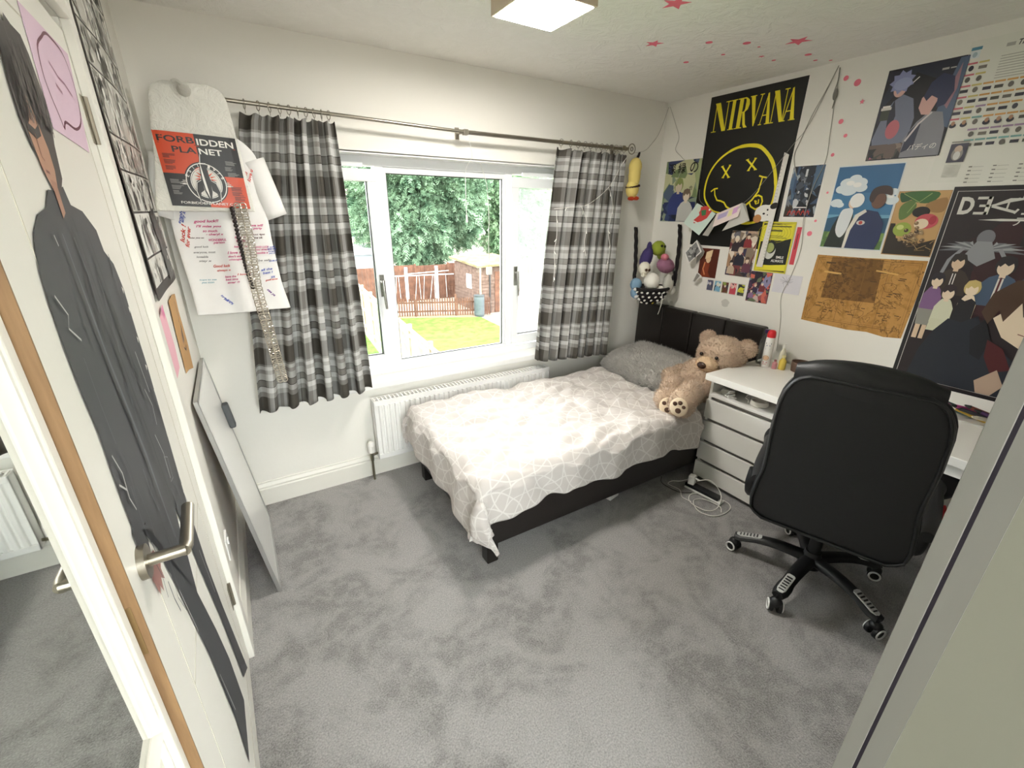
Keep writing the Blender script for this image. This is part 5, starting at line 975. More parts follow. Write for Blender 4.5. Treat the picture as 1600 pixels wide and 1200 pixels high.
poster('collage_print', quad(.702, 1.238, .892, 1.536), '#cfc4b4', A, 'crowded brown and red comic print left of the yellow and black flyer', 'print')
A = Art(); q0 = (.890, 1.090, 1.034, 1.284); A.rect(*q0, '#6a3f48'); A.collage(*q0, ['#a8585a', '#4a3350', '#8d8ab0', '#c9b4ae', '#35283c', '#d26a5a', '#6d7a5a', '#2b2430'], 120, 14, .16); A.person(.94, 1.15, .06, '#c4a88c', '#e2ccb8', '#3c3050'); A.person(.985, 1.16, .065, '#8a90a8', '#e2ccb8', '#7a2f3a'); A.person(.92, 1.11, .06, '#3c2c30', '#e2ccb8', '#8a6a90')
poster('crowd_print', quad(.888, 1.087, 1.036, 1.286), '#5a3844', A, 'small purple and red crowd print below the yellow and black flyer', 'print')
# yellow and black flyer
A = Art(); A.rect(.915, 1.298, 1.103, 1.585, '#1d211e'); A.poly([(.915, 1.475), (.98, 1.487), (1.05, 1.485), (1.103, 1.50), (1.103, 1.585), (.915, 1.575)], '#e9df3a'); A.poly([(.915, 1.298), (1.103, 1.305), (1.103, 1.345), (1.0, 1.333), (.915, 1.33)], '#e9df3a')
for k in range(5): A.ring(.99, 1.53, .03+.018*k, .02+.010*k, .0018, '#b7ad2a', 24)
A.rect(.965, 1.565, 1.09, 1.572, '#6d6a2a'); A.rect(.955, 1.538, 1.04, 1.549, '#6d6a2a'); A.rect(.965, 1.510, 1.05, 1.513, '#6d6a2a'); A.rect(.955, 1.500, 1.075, 1.503, '#6d6a2a')
A.ell(.985, 1.425, .038, .055, '#d8d9d2'); A.ell(.992, 1.445, .030, .040, '#1d211e'); A.ell(.985, 1.440, .026, .030, '#a8b06a')
A.text('SMILE', 1.035, 1.378, .016, '#efeee9', .048, .03); A.text('ALWAYS', 1.008, 1.355, .016, '#efeee9', .078, .03)
poster('smile_flyer', quad(.905, 1.290, 1.112, 1.596), '#d9cf3a', A, 'yellow and black flyer reading SMILE ALWAYS, right of the dog height strip', 'flyer', fmap=lambda a, b, w_: (XR-.0045-w_, -a, b))
A = Art(); A.rect(1.131, 1.44, 1.137, 1.53, '#8a2a36')
poster('red_strip', quad(1.121, 1.349, 1.148, 1.568), '#d94a58', A, 'narrow red paper strip beside the yellow and black flyer', 'paper strip')
A = Art(); rr = random.Random(6)
for k in range(22): a_ = rr.uniform(0, 2*pi); r_ = rr.uniform(.02, .05); A.line([(1.13, 1.245), (1.13+r_*cos(a_), 1.25+r_*.6*sin(a_))], .0018, '#a9a6b0', up=.1)
A.line([(1.11, 1.24), (1.13, 1.19), (1.15, 1.24)], .002, '#a9a6b0')
poster('faint_drawing', quad(1.05, 1.172, 1.22, 1.286), '#dddae0', A, 'very pale lilac drawing on thin paper beside the old map', 'drawing')
for k, (c1, c2, nm) in enumerate((('#5a5a72', '#c9c9d4', 'grey blue'), ('#7fb4cf', '#e0e4d8', 'light blue'), ('#6a3a2a', '#8fa04a', 'brown and green'), ('#c94a58', '#f0b8b4', 'coral red'), ('#4a5040', '#d8d84a', 'dark with a yellow face'))):
    a0 = .574+k*.0605; A = Art(); A.rect(a0+.003, 1.116-.001*k, a0+.051, 1.188, c1); A.collage(a0+.004, 1.118, a0+.050, 1.187, [c1, c2, '#3a3540', c2], 12, 30+k, .3)
    if k < 4: A.person(a0+.027, 1.12, .055, c2, '#e8d4c4', c1)
    else: A.ell(a0+.027, 1.152, .017, .018, '#e4e04a'); A.line([(a0+.018, 1.148), (a0+.027, 1.141), (a0+.036, 1.148)], .002, '#2a2a20')
    poster('picture_card', quad(a0, 1.110-.001*k, a0+.055, 1.195), '#e2ddd6', A, 'tiny '+nm+' picture card, '+('first', 'second', 'third', 'fourth', 'last')[k]+' in the row of five', 'card', group='row of five picture cards above the bed')
# pale hand-shaped sticker under the cards and pegs
tag(Art().build('clear_sticker', RWm, [(.745+.03*cos(a)*(1+.15*sin(5*a)), 1.045+.028*sin(a)) for a in [2*pi*i/20 for i in range(20)]], C('#cfccc4', .4)), 'faint round clear sticker low on the wall above the headboard', 'sticker')
# dog height strip
DOGX = 3.165
def DGm(a, b, w_): return (DOGX-w_, -a, b)
A = Art(); 
for k in range(30): A.rect(.958-.0007*k*.3, 1.36+k*.019, .968-.0007*k*.3, 1.3615+k*.019, '#6a6660', up=.05)
A.ell(.905, 1.645, .062, .050, '#efece6', 24); A.poly([(.90, 1.69), (.97, 1.70), (.965, 1.60), (.90, 1.60)], '#efece6', .5); A.ell(.868, 1.612, .027, .025, '#c48a52'); A.ell(.962, 1.688, .026, .018, '#1d1a18', rot=.3); A.ell(.925, 1.665, .006, .006, '#1d1a18'); A.ell(.905, 1.642, .008, .006, '#1d1a18'); A.ell(.93, 1.635, .004, .004, '#1d1a18')
tag(A.build('height_strip', DGm, [(.925, 1.318), (.965, 1.318), (.975, 1.60), (.985, 1.97), (.955, 1.985), (.945, 1.60)], C('#e8e4dc', .6), thick=.002), 'tall white cut-out strip with a dog head and brown nose over the band poster', 'strip')
# pink stickers on the wall
for k, (a, b, r, st) in enumerate(((1.192, 2.314, .012, 0), (1.253, 2.282, .016, 0), (1.298, 2.189, .013, 1), (1.219, 2.110, .012, 0), (1.259, 2.038, .009, 0), (1.218, 1.949, .009, 0), (1.240, 1.756, .009, 1), (1.197, 1.534, .014, 0), (1.213, 1.605, .007, 0))):
    A = Art(); P = [(a+(r if (i % 2 == 0 or not st) else r*.45)*cos(pi/2+2*pi*i/(10 if st else 20)), b+(r if (i % 2 == 0 or not st) else r*.45)*sin(pi/2+2*pi*i/(10 if st else 20))) for i in range(10 if st else 20)]
    lab = ['upper left of the two pink dots beside the wall cable', 'larger pink dot nearest the dark duo poster', 'pink star on the wall left of the duo poster', 'pink dot halfway down between the cable and the duo poster', 'small pink dot just below the halfway dot', 'small pink dot above the blue sky poster', 'tiny pink star between the city and sky posters', 'pink dot below the city poster beside the red strip', 'tiny pink dot at the corner of the city poster'][k]
    tag(A.build('wall_sticker', RWm, P, C('#f07f92', .6)), lab, 'sticker', 'pink stickers on the poster wall')
def CLm(a, b, w_): return (a, b, 2.3995-w_)
cs_ = [(1.886, -1.134, .058, 1, 'large pink ceiling star cut by the top of the picture'), (2.153, -.786, .045, 1, 'pink ceiling star nearest the ceiling light'), (2.694, -1.179, .058, 1, 'large pink ceiling star nearest the poster wall'), (2.359, -.940, .016, 0, 'pink ceiling dot beside the middle star'), (2.516, -1.032, .018, 0, 'pink ceiling dot left of the large star by the poster wall'), (2.568, -.871, .010, 0, 'small pink ceiling dot between the two dots and the wall'), (2.759, -.961, .016, 1, 'small pink ceiling star above the black band poster'), (2.613, -1.034, .007, 0, 'tiny pink ceiling dot just before the large star'), (2.513, -.687, .014, 0, 'pink ceiling dot nearest the window wall'), (2.871, -.961, .010, 0, 'small pink ceiling dot over the top edge of the band poster'), (2.928, -1.106, .016, 0, 'pink ceiling dot between the large star and the wall cable'), (3.053, -1.08, .010, 0, 'small pink ceiling dot close to the poster wall'), (3.119, -1.124, .008, 0, 'tiny pink ceiling dot at the very edge of the poster wall')]
for x, y, r, st, lab in cs_:
    n = 10 if st else 20; P = [(x+(r if (i % 2 == 0 or not st) else r*.42)*cos(.5+2*pi*i/n), y+(r if (i % 2 == 0 or not st) else r*.42)*sin(.5+2*pi*i/n)) for i in range(n)]
    tag(Art().build('ceiling_sticker', CLm, P, C('#ee6f84', .6)), lab, 'sticker', 'pink stickers on the ceiling')

# ------------------------------------------------------------------ string of cards
M_CORD = C('#c9c5bb', .5); M_WIRE = C('#b4b0a6', .4)
st = MB().tube(smoothpath([(3.165, -.40, 1.80), (3.11, -.455, 1.728), (3.10, -.53, 1.68), (3.10, -.622, 1.642), (3.10, -.72, 1.672), (3.105, -.80, 1.713), (3.12, -.87, 1.80), (3.16, -.99, 2.01), (3.17, -1.06, 2.12), (3.17, -1.143, 2.37)], 5), .0014, 6).build('card_string', C('#8f8b82', .5), None, smooth=60); tag(st, 'thin string slung across the band poster holding greeting cards', 'string')
def card(front, back, x, base, art, label):
    root = empty('greeting_card', (x, -front[0][0], front[0][1]), 0, label, 'card'); ox, oy, oz = root.location
    mp = lambda a, b, w_: (x-w_-ox-(.02*(front[0][1]-b)/.12), -a-oy, b-oz)
    art.build('front_leaf', mp, front, C(base, .6), parent=root)
    MB().prism([(x+.002-ox, -back[0][0]-oy, back[0][1]-oz), (x+.002-ox, -back[1][0]-oy, back[1][1]-oz), (x+.030-ox, -back[2][0]-oy, back[2][1]-oz), (x+.030-ox, -back[3][0]-oy, back[3][1]-oz)], (.0008, 0, 0)).build('back_leaf', C('#c9c7c0', .6), root)
A = Art(); A.poly([(.475, 1.68), (.50, 1.63), (.46, 1.595), (.47, 1.575), (.53, 1.59), (.565, 1.61), (.59, 1.655), (.545, 1.69)], '#c9433f'); A.poly([(.505, 1.66), (.52, 1.625), (.55, 1.63), (.545, 1.665)], '#3f7a4a'); A.ell(.485, 1.668, .014, .022, '#d8dfd0'); A.ell(.57, 1.665, .007, .007, '#f2f0ea'); A.line([(.462, 1.592), (.50, 1.578)], .008, '#e8e4dc')
card([(.457, 1.708), (.383, 1.576), (.537, 1.498), (.626, 1.639)], [(.626, 1.639), (.537, 1.498), (.563, 1.492), (.622, 1.60)], 3.085, '#cfe0d6', A, 'pale green greeting card with a red and green stocking on the string')
A = Art(); A.poly([(.640, 1.632), (.64, 1.60), (.70, 1.625), (.705, 1.658)], '#b5a6cc'); A.poly([(.71, 1.66), (.71, 1.62), (.735, 1.63), (.735, 1.67)], '#e6dfa8'); A.poly([(.738, 1.672), (.738, 1.635), (.768, 1.65), (.772, 1.688)], '#d6a4d2')
card([(.622, 1.639), (.619, 1.553), (.785, 1.624), (.789, 1.707)], [(.789, 1.707), (.684, 1.531), (.847, 1.600), (.80, 1.70)], 3.085, '#ead9d4', A, 'folded pink and lilac greeting card on the string beside the stocking card')
A = Art(); A.poly([(.464, 1.448), (.400, 1.368), (.452, 1.305), (.520, 1.383)], '#8a8a88'); A.collage(.425, 1.34, .495, 1.41, ['#3d3c3c', '#c9c8c5', '#6b6a69', '#a5a4a2'], 24, 3, .25)
photo = empty('photo_card', (3.12, -.46, 1.46), 0, 'grey photograph in a white border pinned left of the dark red print', 'photo')
A.build('photo_front', lambda a, b, w_: (3.13-w_-(.03*(1.462-b)/.17)-3.12, -a+.46, b-1.46), [(.468, 1.462), (.388, 1.367), (.449, 1.292), (.532, 1.385)], C('#eceae5', .5), parent=photo)
MB().prism([(.03, -.462+.46+.0, -.005), (.03, -.07, -.075), (.045, -.055, -.105), (.04, -.01, -.17)], (.001, 0, 0)).build('photo_back', C('#a9a7a2', .5), photo)
A = Art(); A.poly([(.512, 1.230), (.490, 1.170), (.505, 1.168), (.540, 1.216)], '#8f8b84'); tag(A.build('photo_strip', lambda a, b, w_: (3.13-w_, -a, b), [(.515, 1.238), (.480, 1.166), (.500, 1.160), (.555, 1.214)], C('#e2e0da', .5)), 'tiny folded photo strip pinned below the grey photograph', 'photo')
# ------------------------------------------------------------------ cables and fairy lights
def cable(name, P, r, m_, label, k=6, cat='cable', lights=0, group=None, seed=0):
    P = smoothpath(P, k)
    if lights:
        root = empty(name, P[0], 0, label, cat, group); o = P[0]; MB().tube([p-o for p in P], r, 6).build('wire', m_, root, smooth=60); rr = random.Random(seed)
        for q in range(lights): p = P[int((q+.5)/lights*(len(P)-1))]-o; d = Vector((rr.uniform(-.4, .4), rr.uniform(-.4, .1), rr.uniform(-1, -.2))).normalized(); MB().cyl(p, p+d*.022, .0022, .0032, 8).build('bulb', C('#f4f4ee', .15), root, smooth=40)
        return root
    return tag(MB().tube(P, r, 6).build(name, m_, None, smooth=60), label, cat, group)
cable('cable', [(XR-.004, -1.143, 2.38), (XR-.004, -1.10, 2.26), (XR-.004, -1.06, 2.16), (XR-.004, -1.03, 2.05), (XR-.004, -1.01, 1.96), (XR-.004, -1.05, 1.85)], .0022, M_WIRE, 'pale cable looping from the ceiling edge to the band poster side')
cable('cable', [(XR-.003, -1.150, 2.37), (XR-.003, -1.165, 2.20), (XR-.003, -1.18, 2.05), (XR-.003, -1.19, 1.92), (XR-.010, -1.16, 1.78), (XR-.012, -1.15, 1.62), (XR-.003, -1.17, 1.45), (XR-.003, -1.15, 1.28), (XR-.003, -1.12, 1.15), (XR-.003, -1.15, 1.0), (XR-.003, -1.17, .80)], .0018, M_WIRE, 'thin clear wire hanging down the wall past the city poster to the desk')
MB_ = MB(); MB_.tube(smoothpath([(XR-.004, -1.15, 2.37), (XR-.012, -1.16, 2.31), (XR-.006, -1.15, 2.25), (XR-.012, -1.165, 2.22), (XR-.005, -1.16, 2.18)], 6), .0022, 6)
MB_.ell((XR-.012, -1.162, 2.245), (.009, .011, .028)); tag(MB_.build('cable_knot', C('#8f8c84', .5), None, smooth=60), 'grey bunched cable knot hanging just under the ceiling edge', 'cable')
cable('cable', [(3.175, -.02, 2.37), (3.12, -.006, 2.20), (3.05, -.006, 2.12), (2.98, -.01, 2.07), (2.82, -.06, 2.04)], .0016, M_WIRE, 'thin cable from the ceiling corner down to the curtain pole end')
cable('cable', [(3.176, -.03, 2.37), (3.176, -.10, 2.25), (3.176, -.147, 2.156), (3.176, -.13, 2.08), (3.176, -.20, 2.02), (3.176, -.22, 1.98), (3.17, -.16, 1.80)], .0016, M_WIRE, 'thin cable from the ceiling corner down over the green comic poster')
cable('fairy_lights', [(2.70, -.14, 2.02), (2.58, -.19, 1.93), (2.48, -.20, 1.80), (2.30, -.21, 1.69), (2.15, -.21, 1.67), (2.03, -.20, 1.66)], .0016, C('#e4e2da', .3), 'fairy light wire slung across the top of the right curtain', 5, 'fairy lights', 4, 'fairy lights on the right curtain', 1)
cable('fairy_lights', [(2.05, -.20, 1.65), (2.06, -.20, 1.50), (2.045, -.20, 1.40), (2.055, -.20, 1.30), (2.05, -.20, 1.20)], .0016, C('#e4e2da', .3), 'fairy light strand hanging at the window edge of the right curtain', 5, 'fairy lights', 5, 'fairy lights on the right curtain', 2)
cable('fairy_lights', [(2.24, -.21, 1.68), (2.30, -.21, 1.58), (2.29, -.21, 1.45), (2.31, -.21, 1.36)], .0016, C('#e4e2da', .3), 'short fairy light strand hanging in the middle of the right curtain', 5, 'fairy lights', 3, 'fairy lights on the right curtain', 3)
cable('fairy_lights', [(2.48, -.20, 1.80), (2.53, -.20, 1.68), (2.51, -.20, 1.52), (2.54, -.20, 1.40), (2.52, -.20, 1.28)], .0016, C('#e4e2da', .3), 'fairy light strand hanging near the wall end of the right curtain', 5, 'fairy lights', 5, 'fairy lights on the right curtain', 4)
cable('fairy_lights', [(1.64, .06, 1.92), (1.685, .06, 1.80), (1.70, .06, 1.60), (1.695, .06, 1.45), (1.70, .06, 1.31)], .0016, C('#eceae4', .3), 'fairy light strand hanging down the right side of the middle window pane', 5, 'fairy lights', 4, None, 5)
m = MB(); m.tube(smoothpath([(1.47, -.115, 2.05), (1.50, -.10, 1.98), (1.525, -.06, 1.93), (1.528, .03, 1.87), (1.533, .05, 1.70), (1.535, .05, 1.62)], 6), .0018, 6); m.mat(C('#efeeea', .4)); m.mats = [C('#efeeea', .4)]; m.mi = [0]*len(m.F); m.cyl((1.535, .05, 1.62), (1.537, .05, 1.575), .005, .007); tag(m.build('hanging_cord', None, None, smooth=50), 'white cord with a small plug hanging from the pole middle in front of the glass', 'cord')
m = MB(); m.box(1.675, 1.715, .045, .065, 1.24, 1.29); tag(m.build('battery_box', C('#e9e8e4', .4), None, bevel=.004), 'small white battery box at the end of the window fairy lights', 'box')

# ------------------------------------------------------------------ soft toys and corner net
def toy(name, loc, parts, label, eyes=None, fuzz=0):
    root = empty(name, loc, 0, label, 'soft toy')
    for pn, ells, c in parts:
        m = MB()
        for cc, r, q in ells: m.ell(cc, r, q, 18, 12)
        if fuzz: fur(m, ell_sampler([(cc, (r, r, r) if isinstance(r, (int, float)) else r, q) for cc, r, q in ells]), fuzz, .006, .0008, .6, 7)
        m.build(pn, C(c, .9), root, smooth=180)
    return root
toy('yellow_plush', (2.76, -.15, 1.86), [('body', [((0, 0, .03), (.042, .04, .105), None), ((-.008, 0, -.06), (.048, .042, .065), None), ((.0, 0, .08), (.046, .042, .06), None)], '#e6d07c'), ('belt', [((-.006, 0, -.045), (.051, .046, .012), R3(0, -10, 0))], '#3a1f1a'), ('foot', [((-.028, -.015, -.125), (.018, .022, .010), None)], '#d0502c'), ('foot', [((.018, -.015, -.122), (.018, .022, .010), None)], '#d0502c'), ('loop', [((.018, 0, .150), (.006, .004, .026), R3(0, 25, 0))], '#2a1c1a')], 'yellow plush with brown belt and orange feet hanging from the pole end', fuzz=900)
hk = MB().box(-.014, .014, -.02, 0, -.018, .018).build('wall_hook', C('#a8a59c', .4), None, bevel=.004); hk.location = (2.86, -.001, 1.80); tag(hk, 'small grey hook on the window wall right of the yellow plush', 'hook')
net = empty('toy_hammock', (2.95, -.22, 1.08), 0, 'black crochet hanging basket in the room corner holding soft toys', 'hanging basket')
def rope(P, par, nm='rope', r=.014):
    P = smoothpath(P, 8); m = MB()
    for k in range(3): 
        Q = []
        for i, p in enumerate(P): a = i*.55+2*pi*k/3; Q.append(p+Vector((cos(a), sin(a), 0))*r*.55)
        m.tube(Q, r*.62, 6)
    return m.build(nm, C('#1b1618', .9), par, smooth=180)
rope([(2.966-2.95, -.02+.22, 1.535-1.08), (2.955-2.95, -.05+.22, 1.40-1.08), (2.93-2.95, -.09+.22, 1.25-1.08), (2.90-2.95, -.12+.22, 1.12-1.08)], net)
rope([(3.165-2.95, -.27+.22, 1.56-1.08), (3.15-2.95, -.30+.22, 1.45-1.08), (3.12-2.95, -.33+.22, 1.30-1.08), (3.08-2.95, -.36+.22, 1.12-1.08)], net)
m = MB(); m.mat(C('#1a1618', .9)); BC = Vector((.0, -.03, .02))
def bpt(u, v, s_=1.0): a = 2*pi*u; return BC+Vector((.15*cos(a)*cos(v)*s_, .125*sin(a)*cos(v)*s_, -.125*sin(v)*s_))
m.rings([[bpt(j/24, v) for j in range(24)] for v in (0, .3, .6, .9, 1.2, 1.5)], cap=True)
m.build('crochet_bowl', None, net, smooth=180)
m = MB(); rr = random.Random(11); cw = [C('#e9e7e0', .9), C('#e9e7e0', .9), C('#d9c04a', .9), C('#e9e7e0', .9)]
for j, v in enumerate((.12, .38, .64, .92)):
    for k in range(20-3*j):
        m.mat(cw[rr.randint(0, 3)] if k % 7 == 0 else cw[0]); u = (k+.5*(j % 2))/(20-3*j); p = bpt(u, v, 1.015); p2 = bpt(u+.02, v+.07, 1.015); m.ell(p.lerp(p2, .5), (.013, .010, .006), R3(20, 30*(-1)**k, 360*u), 8, 6)
m.build('white_stitches', None, net, smooth=180)
MB().tube([bpt(j/24, -.02) for j in range(24)], .012, 8, True).build('rim', C('#1a1618', .9), net, smooth=180)
MB().tube(smoothpath([(-.01, -.155, .0), (-.005, -.160, -.06), (-.02, -.160, -.13), (-.03, -.158, -.16)], 5), .003, 6).build('drawstring', C('#d9d7d2', .8), net, smooth=60)
toy('plush_toy', (3.02, -.22, 1.36), [('head', [((0, 0, .03), (.058, .05, .055), None), ((.035, 0, -.01), (.03, .03, .045), None)], '#9aa83a'), ('eyes', [((-.02, -.048, .05), .006, None), ((.01, -.050, .045), .006, None)], '#2a2c18')], 'lime green soft toy head at the top of the hanging basket', fuzz=500)
toy('plush_toy', (2.92, -.20, 1.29), [('body', [((0, 0, .03), (.045, .045, .085), R3(0, 20, 0)), ((.02, 0, .10), (.02, .02, .05), None)], '#3f3468')], 'dark purple soft toy behind the white skull-faced one in the basket', fuzz=500)
toy('plush_toy', (3.03, -.30, 1.27), [('body', [((0, 0, 0), (.080, .055, .055), R3(0, 18, 0))], '#9a6a82'), ('muzzle', [((-.045, -.02, .065), (.026, .026, .022), None)], '#e08a98')], 'mauve soft toy with a pink snout in the middle of the basket', fuzz=700)
toy('plush_toy', (2.88, -.23, 1.25), [('head', [((0, 0, 0), (.045, .042, .048), None), ((-.028, -.02, -.045), .016, None), ((.0, -.02, -.055), .014, None)], '#e9e4d4'), ('eyes', [((-.020, -.038, -.008), .008, None), ((.008, -.041, -.010), .008, None)], '#4a2f20')], 'small cream soft toy with brown eyes at the left rim of the basket', fuzz=400)
toy('plush_toy', (2.90, -.30, 1.14), [('body', [((0, 0, .02), (.062, .055, .062), None), ((.065, -.025, -.055), (.045, .04, .042), None), ((.02, -.03, -.06), (.04, .03, .02), None)], '#eeebe2')], 'large white round soft toy hanging over the front of the basket', fuzz=700)
toy('plush_toy', (3.05, -.33, 1.13), [('body', [((0, 0, 0), (.042, .04, .08), None), ((.035, -.02, -.045), (.026, .025, .032), None)], '#c9c7bd'), ('mark', [((.0, -.036, .055), (.007, .008, .018), None)], '#2a2726')], 'pale grey soft toy standing at the right of the basket', fuzz=500)
toy('plush_toy', (2.83, -.21, 1.10), [('body', [((0, 0, .03), (.045, .042, .048), None), ((-.005, -.01, -.03), (.040, .038, .045), None)], '#7f9fb8'), ('paws', [((-.04, -.035, -.0), .011, None), ((-.005, -.046, -.005), .012, None), ((-.03, -.04, -.055), .011, None), ((-.005, -.044, -.07), .010, None)], '#e9e9e6')], 'light blue soft toy with white paws hanging outside the basket', fuzz=500)
toy('plush_toy', (3.11, -.33, 1.23), [('body', [((0, 0, 0), (.018, .018, .028), None), ((0, -.012, -.03), .013, None)], '#9aa09c')], 'tiny grey keyring soft toy on the right rope of the basket')

# ------------------------------------------------------------------ floor things
ps_ = empty('power_strip', (2.47, -1.29, 0), radians(96), 'black and white power strip on the carpet beside the drawers', 'power strip')
MB().box(-.12, .12, -.028, .028, .004, .018).build('strip_base', C('#e6e5e0', .4), ps_, bevel=.004); MB().box(-.10, .12, -.024, .024, .018, .040).build('socket_block', M_BLACKP, ps_, bevel=.004)
chg = empty('charger_plug', (2.455, -1.205, .042), .3, 'white charger plug standing in the end of the power strip', 'plug')
MB().box(-.022, .022, -.02, .02, 0, .06).build('plug_body', C('#f0efeb', .3), chg, bevel=.006); MB().cyl((0, -.02, .045), (0, -.045, .04), .005).build('cable_end', C('#f0efeb', .3), chg)
cb = C('#efede6', .45)
cable('charging_cable', [(2.455, -1.24, .08), (2.50, -1.30, .10), (2.50, -1.38, .05), (2.42, -1.42, .006), (2.34, -1.40, .006), (2.33, -1.30, .006), (2.40, -1.25, .006), (2.48, -1.30, .012), (2.52, -1.42, .006), (2.46, -1.47, .006), (2.34, -1.46, .006), (2.30, -1.38, .006), (2.36, -1.30, .006), (2.42, -1.33, .012), (2.44, -1.42, .01), (2.40, -1.46, .008)], .0028, cb, 'white charging cable coiled on the carpet in front of the drawers', 8)
cable('charging_cable', [(2.45, -1.18, .06), (2.43, -1.14, .03), (2.42, -1.09, .006), (2.37, -1.10, .006), (2.38, -1.18, .006), (2.33, -1.24, .006), (2.34, -1.30, .006)], .0024, cb, 'short white cable loop between the bed and the power strip', 8)
cable('black_cable', [(2.40, -1.02, .006), (2.35, -1.06, .006), (2.34, -1.12, .006), (2.36, -1.20, .006), (2.42, -1.24, .006)], .0022, C('#3b3936', .5), 'thin dark cable running out from under the bed', 8)
o = MB().box(-.045, .045, -.022, .022, .002, .032).build('adapter', C('#dcdad4', .4), None, bevel=.005); o.location = (1.96, -1.01, 0); o.rotation_euler[2] = .2; tag(o, 'small white adapter block on the carpet under the bed side', 'adapter')
# socket on the wall behind the leaning board
so_ = empty('wall_socket', (.001, -.86, .40), 0, 'white wall socket low on the left wall behind the whiteboard', 'socket'); MB().box(0, .009, -.045, .045, -.045, .045).build('plate', M_GLOSSW, so_, bevel=.003); MB().box(.009, .014, -.01, .01, .01, .03).build('switch', M_GLOSSW, so_)

# ------------------------------------------------------------------ the garden outside
GZ = -2.9
def gmat(name, c1, c2, sc, rough=.95, det=4):
    t = NT(name, rough, spec=.1); t.col(t.mix(t.ramp(t.noise(sc, det, .6), [(.35, '#000000'), (.65, '#ffffff')]), lin(c1), lin(c2))); return t.m
M_GRASS = gmat('grass_blades', '#3f6a20', '#557f30', 4); M_PAVE = gmat('paving', '#6d665d', '#857e74', 2.5); M_FENCEL = gmat('pale_fence_wood', '#75695a', '#8d8272', 3); M_FENCEB = gmat('brown_fence_wood', '#4c362d', '#624639', 3)
M_SHEDW = gmat('shed_wood', '#4c3d36', '#65544c', 5); M_ROOFF = gmat('mossy_felt', '#5c533c', '#736850', 2)
struct(box('ground', M_PAVE, (-40, 90, -60, 90, GZ-.3, GZ), bevel=0))
def slab_(name, P, z0, z1, m_, label, cat, kind=None):
    o = MB().prism([(x, y, z0) for x, y in P], (0, 0, z1-z0)).build(name, m_); 
    if kind == 'structure': return struct(o)
    return tag(o, label, cat, None, kind)
slab_('lawn', [(4.55, 4.5), (9.2, 4.5), (9.4, 13.1), (9.5, 15.2), (6.7, 16.5), (5.4, 17.0), (4.7, 17)], GZ, GZ+.02, M_GRASS, 'bright green mown lawn beyond the pale boundary fence', 'lawn', 'stuff')
slab_('lawn', [(-12, 3), (3.2, 3), (4.4, 18.5), (4.2, 20.2), (-12, 20.2)], GZ, GZ+.02, M_GRASS, 'neighbouring green lawn seen through the left window sash', 'lawn', 'stuff')
# pale boundary fence: posts, rails and boards per panel
bf = empty('boundary_fence', (3.5, 4.5, GZ), 0, 'long pale wooden panel fence running down the garden', 'fence')
P0 = Vector((3.45, 4.5, GZ)); P1 = Vector((4.55, 18.6, GZ)); n = 8
for k in range(n):
    a = P0.lerp(P1, k/n)-Vector((3.5, 4.5, GZ)); b = P0.lerp(P1, (k+1)/n)-Vector((3.5, 4.5, GZ)); d = (b-a); L_ = d.length; q = Matrix.Translation(a) @ Matrix.Rotation(atan2(d.y, d.x), 4, 'Z'); drop = 0 if k > 2 else .0
    m = MB(); m.box(-.05, .05, -.05, .05, 0, 1.88, q); m.build('post', M_FENCEL, bf)
    m = MB()
    for j in range(14): x_ = .06+j*(L_-.12)/14; m.box(x_, x_+(L_-.12)/14-.008, -.012, .012, .08, 1.74, q)
    p_ = m.build('fence_panel', M_FENCEL, bf); m = MB()
    for z in (.30, .95, 1.60): m.box(.05, L_-.05, .012, .05, z-.04, z+.04, q)
    m.box(.05, L_-.05, -.03, .05, 1.74, 1.78, q); m.build('rail', C('#958b7b', .9), p_)
# brown back fence
kf = empty('back_fence', (4.4, 20.5, GZ), 0, 'tall brown board fence across the end of the garden', 'fence')
for k in range(6):
    m = MB()
    for j in range(15): x_ = .2+k*1.9+j*.123; m.box(x_, x_+.118, -.012+.012*(j % 2), .012+.012*(j % 2), .02, 1.86+.05*(k % 2))
    m.build('fence_panel', M_FENCEB, kf)
    m = MB(); m.box(.1+k*1.9, .2+k*1.9, -.06, .04, 0, 1.95); m.build('post', M_FENCEB, kf)
# picket fence
pf = empty('picket_fence', (5.2, 17.4, GZ), atan2(-1.9, 4.75), 'low brown picket fence at the far end of the lawn', 'fence')
for k in range(46):
    if k % 16 == 0: MB().box(k*.115-.03, k*.115+.05, -.03, .05, 0, 1.02).build('post', M_FENCEB, pf)
    m = MB(); x_ = .06+k*.115; m.prism([(x_, -.01, .05), (x_+.065, -.01, .05), (x_+.065, -.01, .82), (x_+.0325, -.01, .88), (x_, -.01, .82)], (0, .018, 0)); m.build('picket', M_FENCEB, pf)
MB().box(0, 5.3, .010, .05, .22, .29).box(0, 5.3, .010, .05, .62, .69).build('rail', M_FENCEB, pf)
slab_('edging', [(5.0, 17.2), (6.7, 16.55), (9.5, 15.25), (9.75, 16.0), (5.2, 17.7)], GZ, GZ+.03, gmat('gravel', '#655947', '#7b6d5a', 30), '', '', 'structure')
